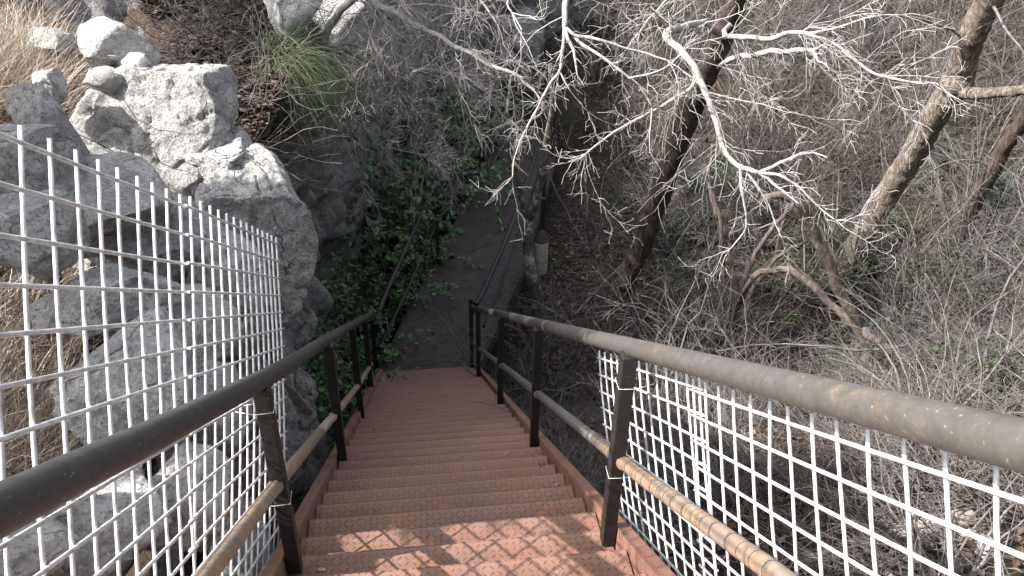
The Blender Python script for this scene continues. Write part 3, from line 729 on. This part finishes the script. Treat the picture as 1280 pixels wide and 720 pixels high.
# forked tree by the walkway
base = root_pt(672, 405); hb = math.hypot(base.x, base.y)
t5 = tag(empty('forked_tree', base), 'slender lichen spotted tree forking beside the lower walkway', 'tree')
m = MB(); g = random.Random(30)
limb(m, g, [base, (671, 385, hb), (670, 360, hb), (663, 338, hb), (661, 312, hb+.05), (660, 290, hb+.05), (659, 274, hb+.1)], .115, .085, .06)
part(m, 'trunk', M['bark_lichen'], t5)
for i, (pix, r0, r1) in enumerate([([(659, 276, hb+.1), (654, 256, hb+.1), (650, 238, hb+.1), (645, 212, hb+.1), (640, 180, hb+.2), (634, 140, hb+.2), (640, 90, hb+.3)], .055, .02),
    ([(660, 276, hb+.1), (669, 258, hb), (675, 232, hb), (680, 204, hb-.1), (684, 170, hb-.1), (690, 130, hb-.2), (688, 80, hb-.2)], .075, .03)]):
    m = MB(); q = limb(m, random.Random(31+i), pix, r0, r1, .06); twigs(m, random.Random(41+i), q, .012, 1, 2.6, .22, .22, V((0, 0, -.1)), .003, .45); part(m, 'limb', M['bark_lichen'], t5)

# gnarled tree on the cliff, limbs over the walkway
base = seen(432, 60)-V((0, 0, .1)); hb = 10.5
base = P(405, 60, 9.5)
hp = hpt(base.x, base.y); base = hp-V((0, 0, .1)) if hp else base
t6 = tag(empty('cliff_tree', base), 'grey bare tree on the cliff edge with crooked limbs spreading over the walkway', 'tree')
lim6 = [([base, (420, 20, 9.4), (450, -2, 9.2), (482, 10, 9.0), (520, 30, 8.8), (560, 52, 8.6), (590, 68, 8.4), (620, 84, 8.2), (650, 96, 8.0)], .055, .022, 4, 1),
  ([base, (430, 60, 10), (470, 84, 10.6), (505, 100, 11), (525, 88, 11.2), (560, 92, 11.4), (595, 104, 11.5), (614, 126, 11.6), (632, 150, 11.6)], .05, .03, 3.5, 1),
  ([base, (440, 55, 9.6), (470, 75, 9.5), (490, 100, 9.4), (505, 120, 9.3), (520, 140, 9.2)], .03, .012, 6, 1),
  ([(450, -2, 9.2), (500, -20, 8.5), (560, -30, 7.9), (600, 0, 7.5), (622, 30, 7.3)], .024, .010, 4, 1),
  ([(450, -2, 9.2), (475, 30, 9.2), (482, 45, 9.2), (500, 55, 9.2), (525, 55, 9.2), (545, 40, 9.1)], .018, .008, 7, 1),
  ([base, (410, 90, 9.2), (430, 130, 9.0), (455, 160, 8.9), (490, 185, 8.8), (540, 195, 8.8)], .02, .006, 7, 1),
  ([(500, 55, 9.2), (505, 80, 9.2), (500, 110, 9.1), (508, 140, 9.1), (520, 180, 9.1), (530, 215, 9.0)], .012, .005, 7, 1),
  ([(482, 10, 9.0), (530, 5, 8.8), (580, 12, 8.6), (620, 20, 8.4)], .014, .006, 7, 1)]
for px0, py0, dx, dy, h_ in ((418, 70, 60, 130, 9.0), (430, 30, 90, 120, 9.3), (450, 0, 120, 90, 9.0), (410, 95, 45, 140, 8.8), (470, 20, 70, 160, 9.4), (500, -10, 90, 130, 9.2), (540, -20, 40, 170, 9.6), (425, 50, 130, 170, 9.6), (395, 120, 60, 120, 8.4), (560, 0, 60, 140, 10.5)):
    lim6.append(([(px0, py0, h_), (px0+dx*.35, py0+dy*.22, h_-.1), (px0+dx*.7, py0+dy*.6, h_-.1), (px0+dx, py0+dy, h_-.2)], .011, .005, 5, 1))
limbset(t6, lim6, 500, 'twig_pale', 2.3, .42)

# ------------------------------------------------------------------ bare shrub prototypes and the thicket
def shrub_mesh(seed, H, nst, spread, wob, dens, lv, r=.012, pull=.0):
    g = random.Random(seed); m = MB()
    for i in range(nst):
        a = g.uniform(0, 2*math.pi); d = V((math.cos(a)*spread*g.uniform(.2, 1), math.sin(a)*spread*g.uniform(.2, 1), 1)).normalized()
        L = H*g.uniform(.6, 1.15); n_ = 9
        q = wander(g, V((math.cos(a)*.12*g.random(), math.sin(a)*.12*g.random(), -.15)), d, L, n_, wob, V((math.cos(a)*.5, math.sin(a)*.5, -pull)))
        rr0 = r*g.uniform(.6, 1.5)
        m.tube(q, [max(.003, rr0*(1-.8*j/n_)) for j in range(n_+1)], sides(rr0), cap=False)
        twigs(m, g, q, rr0*.55, lv, dens*1.35, .32, .2, V((0, 0, -.1)), .0028, .2)
    return m
protos = []
for i, (H, n_, sp, wb, dn_, lv, r, pl) in enumerate([(2.6, 8, .55, .18, 3.2, 1, .016, .4), (3.2, 6, .45, .16, 3.0, 1, .022, .2), (1.7, 10, .8, .16, 3.6, 1, .010, .8), (2.2, 8, .7, .18, 3.4, 1, .013, .9),
        (3.6, 5, .4, .15, 3.2, 1, .018, .2), (1.2, 12, 1.0, .22, 4.2, 1, .008, 1.0), (2.9, 7, .6, .2, 3.2, 1, .018, .6), (4.2, 4, .35, .14, 3, 1, .020, .2)]):
    o = shrub_mesh(700+i, H, n_, sp, wb, dn_, lv, r, pl).build('bare_shrub', M['twig'] if i not in (1, 5) else M['twig_brown'])
    protos.append(o)
used = set()
def place_shrub(k, p, rz, s_, label, group, tiltv=(0, 0)):
    o = protos[k]
    if k in used: o = o.copy(); C.objects.link(o)
    used.add(k)
    o.location = p; o.rotation_euler = (tiltv[0], tiltv[1], rz); o.scale = (s_, s_, s_)
    return tag(o, label, 'shrub', group)
g = random.Random(2024); cnt = 0
FREE = [(772, 392, 60)]
def clear_of_way(x, y):
    ex = .72+.36*max(0, y-9.7)
    return x > (1.25 if y < 9.7 else ex+.55)
tries = 0
while cnt < 235 and tries < 9000:
    tries += 1
    x, y = g.uniform(1.2, 17), g.uniform(1.5, 25)
    if not clear_of_way(x, y): continue
    r = math.hypot(x, y)
    p = gpt(x, y)
    px, py = proj(p)
    if not (-60 < px < 1400 and -100 < py < 800): continue
    # the litter clearings seen between walkway and trunk, and left of the stem clump, stay open
    if 685 < px < 800 and 200 < py < 500 and g.random() < .9: continue
    if 880 < px < 1000 and 360 < py < 450 and g.random() < .7: continue
    if 960 < px < 1120 and 400 < py < 560: continue
    near = r < 8
    k = g.choice((2, 5, 3)) if near else g.choice((0, 1, 2, 3, 4, 5, 6, 6, 7)) if r < 13 else g.choice((0, 1, 4, 6, 7, 3))
    s_ = g.uniform(.4, .75) if r < 6 else g.uniform(.7, 1.1)
    if near: lb_, gr = 'low tangled leafless shrub on the slope below the right handrail', 'low bare shrubs below the right handrail'
    elif r < 15: lb_, gr = 'leafless grey shrub in the thicket between the right handrail and the big trunk', 'bare shrubs of the near thicket'
    else: lb_, gr = 'tall bare shrub at the back of the thicket against the far bank', 'bare shrubs at the back of the thicket'
    place_shrub(k, p-V((0, 0, .05)), g.uniform(0, 6.28), s_, lb_, gr, (g.gauss(0, .12), g.gauss(0, .12))); cnt += 1
for i in range(14):                       # pale tangle in the gap between stairs and right mesh
    x, y = g.uniform(1.0, 1.9), g.uniform(3.3, 7.5); p = gpt(x, y)
    place_shrub(5 if i % 2 else 2, p, g.uniform(0, 6.28), g.uniform(.3, .55), 'pale dead tangle beside the right stringer of the stairs', 'dead tangles beside the stairs')
for i in range(7):                       # bare shrubs along the top of the cliff
    px, py = g.uniform(190, 300), g.uniform(-40, 55); p = seen(px, py)
    place_shrub(g.choice((2, 5, 3)), p, g.uniform(0, 6.28), g.uniform(.35, .7), 'leafless twiggy shrub on the brown ledge above the cliff', 'bare shrubs on the ledge')
for i in range(16):                       # foot of the far cliff
    px, py = g.uniform(520, 760), g.uniform(-60, 120); p = seen(px, py)
    place_shrub(g.choice((0, 3, 6)), p, g.uniform(0, 6.28), g.uniform(.6, 1), 'bare shrub clinging to the cliff behind the black steel frame', 'bare shrubs on the far cliff')

# ------------------------------------------------------------------ leafy shrubs
def leaf(m, p, d, up, L, W):
    s_ = d.cross(up)
    s_ = s_.normalized() if s_.length > 1e-4 else d.orthogonal().normalized()
    nrm = s_.cross(d)
    m.add([p, p+d*L*.35+s_*W*.5-nrm*W*.08, p+d*L*.75+s_*W*.38-nrm*W*.05, p+d*L, p+d*L*.75-s_*W*.38-nrm*W*.05, p+d*L*.35-s_*W*.5-nrm*W*.08, p+d*L*.5+nrm*W*.1],
          [(0, 1, 6), (1, 2, 6), (2, 3, 6), (3, 4, 6), (4, 5, 6), (5, 0, 6)], True)
def leafy(seed, R, H, nst, nl, L, W, mat, stemmat, droop=.4):
    g = random.Random(seed); sm, lm = MB(), MB()
    for i in range(nst):
        a = g.uniform(0, 2*math.pi); k = g.uniform(.2, 1)
        d = V((math.cos(a)*R/H*k, math.sin(a)*R/H*k, .9)).normalized()
        q = wander(g, V((g.gauss(0, .06), g.gauss(0, .06), -.1)), d, H*g.uniform(.6, 1.1), 7, .14, V((math.cos(a), math.sin(a), -.2))*droop)
        sm.tube(q, [.010*(1-.7*j/7) for j in range(8)], 4, cap=False)
        subs = [q]
        for _ in range(6):
            t = g.randrange(2, 7); z = wander(g, q[t], rdir(g, (q[t+1]-q[t]).normalized(), g.uniform(.5, 1.2)), H*g.uniform(.2, .4), 4, .2, V((0, 0, -.3)))
            sm.tube(z, [.005, .0045, .004, .003, .002], 3, cap=False); subs.append(z)
        for z in subs:
            for _ in range(max(1, nl//(nst*7))):
                t = g.uniform(.3, 1)*(len(z)-1.001); j = int(t); p = z[j].lerp(z[j+1], t-j)
                d = (rdir(g, (z[j+1]-z[j]).normalized(), g.uniform(.5, 1.3))+V((0, 0, -.25))).normalized()
                leaf(lm, p+d*.01, d, (V((0, 0, 1))+V((g.gauss(0, .4), g.gauss(0, .4), 0))).normalized(), L*g.uniform(.6, 1.2), W*g.uniform(.7, 1.15))
    return sm, lm
lp = []
M['olive'] = m_island('dull_olive_leaf', [(0, (.02, .034, .017)), (.6, (.042, .062, .03)), (1, (.08, .105, .05))], .6, .35)
for i, (R_2, H, n_, nl, mat) in enumerate([(1.0, 1.7, 16, 1700, 'leaf'), (.8, 1.2, 14, 1300, 'leaf'), (.5, .8, 9, 600, 'leaf')]):
    sm, lm = leafy(900+i, R_2, H, n_, nl, .088, .048, mat, 'twig_brown')
    e = empty('leafy_shrub'); lm.build('foliage', M[mat], e); sm.build('stems', M['twig_brown'], e); lp.append(e)
lsp = [(0, (-1.25, 8.5, -7.9), 1.0, 'dark leafy shrub filling the gap between the cliff foot and the left railing'),
       (0, (-1.05, 9.9, -8.4), .95, 'leafy evergreen shrub pushing through the left handrail of the lower walkway'),
       (0, (-.75, 11.7, -8.5), 1.1, 'leafy shrub hanging over the middle of the left walkway edge'),
       (0, (.02, 13.6, -8.4), 1.25, 'large leafy shrub with sprays drooping across the walkway'),
       (0, (.8, 15.6, -8.2), 1.5, 'leafy shrub at the far left of the walkway, under the crooked limb'),
       (0, (1.0, 17.2, -8.2), 1.55, 'tall leafy shrub deepest in the gorge before the black steel frame'),
       (1, (-1.6, 11.0, -8.2), 1.2, 'leafy shrub in deep shade against the cliff foot'),
       (0, (-.8, 13.8, -8.2), 1.8, 'shaded tall leafy shrub behind the one drooping across the walkway'),
       (1, (-1.25, 7.3, -7.3), .9, 'dim leafy shrub behind the last left posts of the stairs'),
       (2, (-.68, 9.2, -8.0), .75, 'small leafy sprig poking out at the stair foot'),
       (2, (.02, 12.9, -7.9), 1.0, 'leafy spray leaning over the left side of the walkway'),
       (1, (-1.15, 6.3, -6.7), .7, 'leafy shrub in the dark gap under the left mid rail')]
lu = set()
for k, p, s_, lb_ in lsp:
    rz = g.uniform(0, 6.28)
    if k in lu: dup(lp[k], p, rz, s_, lb_)
    else: lu.add(k); lp[k].location = p; lp[k].rotation_euler = (0, 0, rz); lp[k].scale = (s_,)*3; tag(lp[k], lb_, 'shrub')
for e in lp: e['category'] = 'shrub'
for o in C.objects:
    if o.name.startswith('leafy_shrub'): tag(o, cat='shrub', group='leafy shrubs beside the lower walkway')

# blue green cedars low in the thicket
def cedar(seed, R, H):
    g = random.Random(seed); sm, lm = MB(), MB()
    for i in range(12):
        a = g.uniform(0, 6.28); d = V((math.cos(a)*R, math.sin(a)*R, H*g.uniform(.4, 1.1))).normalized()
        q = wander(g, V((0, 0, -.1)), d, H*g.uniform(.6, 1.05), 8, .10, V((math.cos(a), math.sin(a), -.1))*.4)
        sm.tube(q, [.010*(1-.8*j/8) for j in range(9)], 4, cap=False)
        for _ in range(110):
            t = g.uniform(.2, 1)*(len(q)-1.001); j = int(t); p = q[j].lerp(q[j+1], t-j)
            d2 = rdir(g, (q[j+1]-q[j]).normalized(), g.uniform(.4, 1.1)); L = g.uniform(.10, .24)
            s_ = d2.orthogonal().normalized()*.010
            for w_ in range(4):
                d3 = rdir(g, d2, .35); p2 = p+d2*L*w_*.22
                lm.add([p2-s_, p2+s_, p2+d3*.10], [(0, 1, 2)])
    return sm, lm
sm, lm = cedar(50, .8, 1.2)
ce = empty('cedar_shrub'); lm.build('foliage', M['needle'], ce); sm.build('stems', M['twig_brown'], ce)
cp = [(870, 285, 1.0, 'grey green feathery cedar shrub behind the dark leaning trunk'), (905, 215, 1.2, 'cedar shrub behind the bright hanging limb'), (845, 345, .75, 'low grey green cedar shrub right of the dark trunk foot'),
      (1190, 350, .9, 'cedar shrub beneath the big rough trunk'), (1060, 300, .9, 'cedar shrub showing between the crooked stems'), (1255, 230, 1.2, 'cedar shrub near the right edge of the photo'), (880, 410, .6, 'smallest grey green cedar shrub above the right handrail')]
for i, (px, py, s_, lb_) in enumerate(cp):
    p = seen(px, py+25); rz = g.uniform(0, 6.28)
    if i == 0: ce.location = p; ce.scale = (s_,)*3; tag(ce, lb_, 'shrub', 'cedar shrubs in the thicket')
    else: dup(ce, p, rz, s_, lb_)
# unseen evergreens added on the left slope to shade the steps and thicket
def shade_cedar(x, y, zc, R, H, seed, label, dens=1.0):
    p = hpt(x, y); g = random.Random(seed); root = tag(empty('shade_cedar', p), label, 'tree'); tm, cm = MB(), MB()
    top = V((x, y, zc+H*.5)); q = wander(g, p-V((0, 0, .2)), (top-p).normalized(), (top-p).length, 8, .05)
    tm.tube(q, [.14*(1-.85*j/8) for j in range(9)], 8, jag=.08, rng=g)
    for _ in range(70):
        z = zc+g.uniform(-.5, .48)*H; a = g.uniform(0, 6.28); t = (z-zc)/H
        Lb = R*(1-.55*max(0, t*2))*g.uniform(.6, 1.1)*(1-.35*max(0, -t*2)**2)
        s_ = min(q, key=lambda c: abs(c.z-z)); b_ = wander(g, s_, V((math.cos(a), math.sin(a), .25)).normalized(), Lb, 6, .15, V((0, 0, .1)))
        tm.tube(b_, [.025*(1-.85*j/6) for j in range(7)], 4, cap=False)
        for _ in range(int(150*dens)):
            k = g.uniform(.25, 1)*5.99; j = int(k); c = b_[j].lerp(b_[j+1], k-j)+V((g.gauss(0, .14), g.gauss(0, .14), g.gauss(0, .12)))
            d = rdir(g, V((math.cos(a), math.sin(a), .4)).normalized(), g.uniform(.2, 1.0)); o = d.orthogonal().normalized()*.022
            cm.add([c-o, c+o, c+d*.17], [(0, 1, 2)])
    part(tm, 'trunk', M['bark_grey'], root); part(cm, 'crown', M['needle'], root)
shade_cedar(-3.5, 2.85, .15, .8, 1.35, 4, 'small bushy unseen cedar tree added to shade the steps, just uphill of the tall rock outcrop', 3.0)
shade_cedar(-3.6, 3.9, .05, .6, .9, 5, 'smallest bushy unseen cedar tree added to shade the steps, between the tall rock outcrop and the ledge', 2.5)
shade_cedar(-6.2, 8.7, 2.9, 1.9, 3.8, 2, 'spreading unseen evergreen cedar tree added to shade the thicket, uphill of the ledge outside the left edge', .6)
shade_cedar(-7.5, 12.0, 4.2, 2.0, 5.0, 3, 'tall unseen evergreen cedar tree added to shade the thicket, farthest up the left hillside', .6)
sm, lm = leafy(955, .9, .9, 14, 1300, .06, .03, 'olive', 'twig_brown', .6)
ue = empty('undergrowth_shrub'); lm.build('foliage', M['olive'], ue); sm.build('stems', M['twig_brown'], ue)
tag(ue, 'dull olive green low shrub under the bare thicket', 'shrub', 'olive shrubs under the thicket')
gu = random.Random(61); k_ = 0; t_ = 0
while k_ < 34 and t_ < 900:
    t_ += 1; x, y = gu.uniform(2.6, 15), gu.uniform(3, 22)
    p = gpt(x, y); px, py = proj(p)
    if not (800 < px < 1340 and 40 < py < 520) or noise.noise(p*.35) < -.05: continue
    if 880 < px < 980 and 360 < py < 440: continue
    s_ = gu.uniform(.6, 1.35)
    if k_ == 0: ue.location = p; ue.scale = (s_, s_, s_*.8)
    else: dup(ue, p, gu.uniform(0, 6.28), (s_, s_, s_*.8))
    k_ += 1
# low green weeds
sm, lm = leafy(990, .3, .35, 6, 130, .07, .032, 'leaf_bright', 'twig_brown', .6)
we = empty('weed'); lm.build('leaves', M['leaf_bright'], we); sm.build('stems', M['leaf_bright'], we)
tag(we, 'low green weed growing from the leaf litter right of the stairs', 'weed', 'green weeds in the leaf litter')
wl = [(905, 440, .8), (925, 445, .8), (872, 435, .6), (1050, 455, .7), (745, 345, .6), (756, 265, .6), (770, 250, .8), (1010, 455, .7), (1165, 480, .7), (1210, 300, .9), (1120, 400, .7), (985, 400, .6), (1245, 350, .9), (1190, 420, .6), (830, 420, .6), (895, 395, .5), (1265, 300, .9), (700, 330, .45), (690, 318, .4), (770, 410, .5), (1100, 480, .7), (1140, 360, .7)]
for i, (px, py, s_) in enumerate(wl):
    p = seen(px, py)
    if i == 0: we.location = p; we.scale = (s_,)*3
    else: dup(we, p, g.uniform(0, 6.28), s_)

# ------------------------------------------------------------------ leaf litter, dead twigs, grasses
m = MB(); g = random.Random(5); n_ = 0
while n_ < 42000:
    if g.random() < .16:
        px, py = g.uniform(180, 430), g.uniform(-20, 250); p = seen(px, py)
        if p.y < 3 or p.z < -3.4: continue
    else:
        x, y = g.uniform(.9, 13), g.uniform(1.5, 20)
        if y > 9.7 and x < .80+.36*(y-9.7): continue
        if g.random() > 1.25-(math.hypot(x, y)/22): continue
        if math.hypot(x, y) < 7.5 and g.random() < .5: continue
        p = gpt(x, y)
        if not in_view(p, 30): continue
    if noise.noise(p*.9) < -.25 and not (1.5 < p.x < 5 and 8 < p.y < 15): continue
    d = rdir(g, V((0, 0, 1)), g.uniform(.7, 1.57)); d.z = abs(d.z)*.5; d.normalize(); s_ = d.cross(V((0, 0, 1))+V((g.gauss(0, .35), g.gauss(0, .35), 0))).normalized()
    L = g.uniform(.035, .09); W = L*g.uniform(.25, .5); p = p+V((0, 0, g.uniform(.005, .04)))
    m.add([p, p+d*L*.5+s_*W+V((0, 0, .008)), p+d*L, p+d*L*.5-s_*W+V((0, 0, .006))], [(0, 1, 2, 3)]); n_ += 1
for _ in range(900):                      # drifts along the walkway edges
    t = g.random(); i = min(4, int(t*5)); f_ = t*5-i; p_, q_ = lpts[i].lerp(lpts[i+1], f_), rpts[i].lerp(rpts[i+1], f_)
    e_ = g.random()**3.5*.6; p = p_.lerp(q_, 1-e_ if g.random() < .5 else e_)+V((0, 0, .006))
    d = V((g.gauss(0, 1), g.gauss(0, 1), g.uniform(0, .4))).normalized(); s_ = d.cross(V((g.gauss(0, .3), g.gauss(0, .3), 1))).normalized(); L = g.uniform(.025, .06); W = L*.35
    m.add([p, p+d*L*.5+s_*W+V((0, 0, .008)), p+d*L, p+d*L*.5-s_*W+V((0, 0, .006))], [(0, 1, 2, 3)])
tag(m.build('leaf_litter', M['litter']), 'brown dead leaves covering the ground right of the stairs and the ledge', 'leaf litter', kind='stuff')
m = MB(); n_ = 0
while n_ < 12500:
    if g.random() < .06:
        px, py = g.uniform(190, 430), g.uniform(-20, 240); p = seen(px, py)
        if p.z < -3.6: continue
    else:
        x, y = (g.uniform(.95, 12), g.uniform(1.2, 17)) if n_ < 6500 else (g.uniform(.95, 6.5), g.uniform(1.0, 7.5))
        if y > 9.7 and x < .85+.36*(y-9.7): continue
        p = gpt(x, y)
        if not in_view(p, 40): continue
    if noise.noise(p*.8+V((5, 5, 5))) < -.2: continue
    if 1.8 < p.x < 5 and 8 < p.y < 15 and g.random() < .6: continue
    a = g.uniform(0, 6.28); d = V((math.cos(a), math.sin(a), g.uniform(-.1, .5))).normalized(); L = g.uniform(.25, 1.1)
    q = wander(g, p+V((0, 0, g.uniform(0, .15))), d, L, 6, .28, V((0, 0, -.25))); r = g.uniform(.0025, .0065)
    m.tube(q, [r*(1-.5*j/6) for j in range(7)], 3, cap=False); n_ += 1
tag(m.build('dead_twigs', M['litter_twig']), 'tangled grey dead twigs littering the slope right of the stairs and the ledge', 'twigs', kind='stuff')
m = MB(); n_ = 0; gt = random.Random(909)
while n_ < 5200:                          # the standing tangle of thin twigs that fills the thicket
    x, y = gt.uniform(2.2, 16), gt.uniform(4, 23)
    if not clear_of_way(x-.6, y) or math.hypot(x, y) < 7: continue
    p = gpt(x, y); px, py = proj(p)
    if not in_view(p, 60) or noise.noise(p*.45+V((3, 0, 8))) < -.12: continue
    if 690 < px < 800 and 180 < py < 400 or 950 < px < 1120 and 330 < py < 560: continue
    a = gt.uniform(0, 6.28); d = V((math.cos(a)*gt.uniform(.2, 1.2), math.sin(a)*gt.uniform(.2, 1.2), gt.uniform(.3, 1.2))).normalized(); L = gt.uniform(.6, 2.2)
    q = wander(gt, p+V((0, 0, gt.uniform(-.05, 1.0)*gt.random())), d, L, 8, .20, V((0, 0, -.5))); r = gt.uniform(.0028, .0075)
    m.tube(q, [r*(1-.7*j/8) for j in range(9)], 3, cap=False); n_ += 1
    if gt.random() < .5:
        k = gt.randrange(2, 7); z = wander(gt, q[k], rdir(gt, (q[k+1]-q[k]).normalized(), .8), L*.4, 5, .22, V((0, 0, -.2))); m.tube(z, [r*.6*(1-.15*j) for j in range(6)], 3, cap=False)
tag(m.build('thicket_twigs', M['litter_twig']), 'mass of thin bare twigs filling the thicket on the right slope', 'twigs', kind='stuff')
def blade(m, g, p, d, L, W, bend, n_=4):
    q = wander(g, p, d, L, n_, .10, bend); s_ = d.cross(V((g.gauss(0, 1), g.gauss(0, 1), g.gauss(0, 1)))).normalized()
    vs = []
    for j, c in enumerate(q):
        w_ = W*(1-.85*j/n_); vs += [c-s_*w_, c+s_*w_]
    m.add(vs, [(2*j, 2*j+1, 2*j+3, 2*j+2) for j in range(n_)], True)
m = MB()
def grass_patch(n_, pxr, pyr, Lr, lean, dens=(0, 0), mb=None):
    for _ in range(n_):
        p = seen(g.uniform(*pxr), g.uniform(*pyr))
        if p.length > 12: continue
        d = (V((g.gauss(0, .35), g.gauss(0, .35), 1))+lean).normalized()
        blade(mb or m, g, p-V((0, 0, .03)), d, g.uniform(*Lr), g.uniform(.002, .0042), V((g.gauss(.3, .5), g.gauss(0, .5), -.5)), 5)
grass_patch(5200, (-140, 62), (95, 200), (.45, 1.0), V((.10, 0, 0)))
grass_patch(700, (-60, 110), (60, 150), (.3, .7), V((.25, 0, 0)))
grass_patch(3600, (-80, 95), (380, 620), (.2, .5), V((.1, 0, 0)))
grass_patch(500, (40, 150), (470, 560), (.15, .35), V((.1, 0, 0)))
grass_patch(700, (0, 330), (300, 640), (.12, .4), V((.1, 0, 0)))
tag(m.build('dry_grass', M['straw']), 'straw coloured dry grass tufted among the rocks on the left', 'dry grass', kind='stuff')
def tuft(label, px, py, n_, Lr, spread, bend, mat, W=.003):
    p = seen(px, py); m = MB()
    for _ in range(n_):
        d = V((g.gauss(0, spread)+bend[0]*.5, g.gauss(0, spread)+bend[1]*.5, 1)).normalized()
        blade(m, g, p+V((g.gauss(0, .09), g.gauss(0, .09), -.03)), d, g.uniform(*Lr), W*g.uniform(.6, 1.3), V((*bend[:2], bend[2]*g.uniform(.6, 1.5))), 7)
    return tag(m.build('grass_tuft', M[mat], None, p), label, 'grass tuft')
tuft('large green sedge tuft drooping over the cliff edge', 346, 88, 1200, (.45, 1.5), .30, (.45, -.45, -2.8), 'sedge', .0040)
tuft('brown dry grass tuft on the rock right of the largest boulder', 258, 232, 320, (.25, .55), .5, (.2, -.2, -1.0), 'straw')
tuft('small brown grass tuft growing from the cliff face', 400, 262, 160, (.2, .4), .5, (.2, -.2, -1.3), 'straw')
tuft('thin pale grass tuft hanging from the cliff top near the grey rock knob', 425, 70, 260, (.5, 1.1), .5, (.5, -.2, -1.8), 'sedge', .003)
# fallen logs behind the right mesh
def log(label, a, b_, r, seed):
    pa, pb = seen(*a), seen(*b_); g_ = random.Random(seed); m = MB()
    mid = (pa+pb)*.5+V((0, 0, .06)); q = smooth([pa+V((0, 0, r*.7)), mid, pb+V((0, 0, r*.7))], 8)
    m.tube(q, [r*(1+.15*noise.noise(c*4)) for c in q], 10, jag=.06, rng=g_)
    tag(m.build('fallen_log', M['log']), label, 'log')
log('weathered grey log lying behind the right mesh panel', (1000, 712), (1215, 650), .06, 1)
log('thin fallen branch on the leaf litter left of the dark trunk', (718, 395), (790, 320), .02, 2)
log('short dead branch above the log behind the right mesh', (1080, 690), (1280, 560), .025, 3)
# lower root-like twig standing by the stringer
# pale flecks of bark dropped on the deck
m = MB()
for px, py in ((521, 460), (534, 338), (558, 354), (566, 373), (613, 245), (612, 250), (536, 413), (556, 527), (560, 523), (574, 322)):
    p = atz(px, py, DECK+.012) if py < 470 else atz(px, py, DECK+.012)
    if py > 500: continue
    a = g.uniform(0, 3.14); d = V((math.cos(a), math.sin(a), 0))*g.uniform(.015, .03); s_ = V((-d.y, d.x, 0))*.5
    m.add([p-d-s_, p+d-s_, p+d+s_, p-d+s_, p+V((0, 0, .008))], [(0, 1, 4), (1, 2, 4), (2, 3, 4), (3, 0, 4)])
for _ in range(70):
    i = g.randrange(0, ny-1); y0 = .18+i*RUN; yy = y0+RUN*(.15+.8*g.random()**2.0); xx = g.choice((g.uniform(-.5, .7), g.uniform(-.55, -.35), g.uniform(.5, .7)))
    p = V((xx, yy, nose(y0+RUN)+.006)); a = g.uniform(0, 3.14); d = V((math.cos(a), math.sin(a), 0))*g.uniform(.006, .018); s_ = V((-d.y, d.x, 0))*.5
    m.add([p-d-s_, p+d-s_, p+d+s_, p-d+s_, p+V((0, 0, .008))], [(0, 1, 4), (1, 2, 4), (2, 3, 4), (3, 0, 4)])
tag(m.build('leaf_debris', M['dead_leaf']), 'pale leaf flecks scattered on the steps and the dark walkway deck', 'debris', kind='stuff')
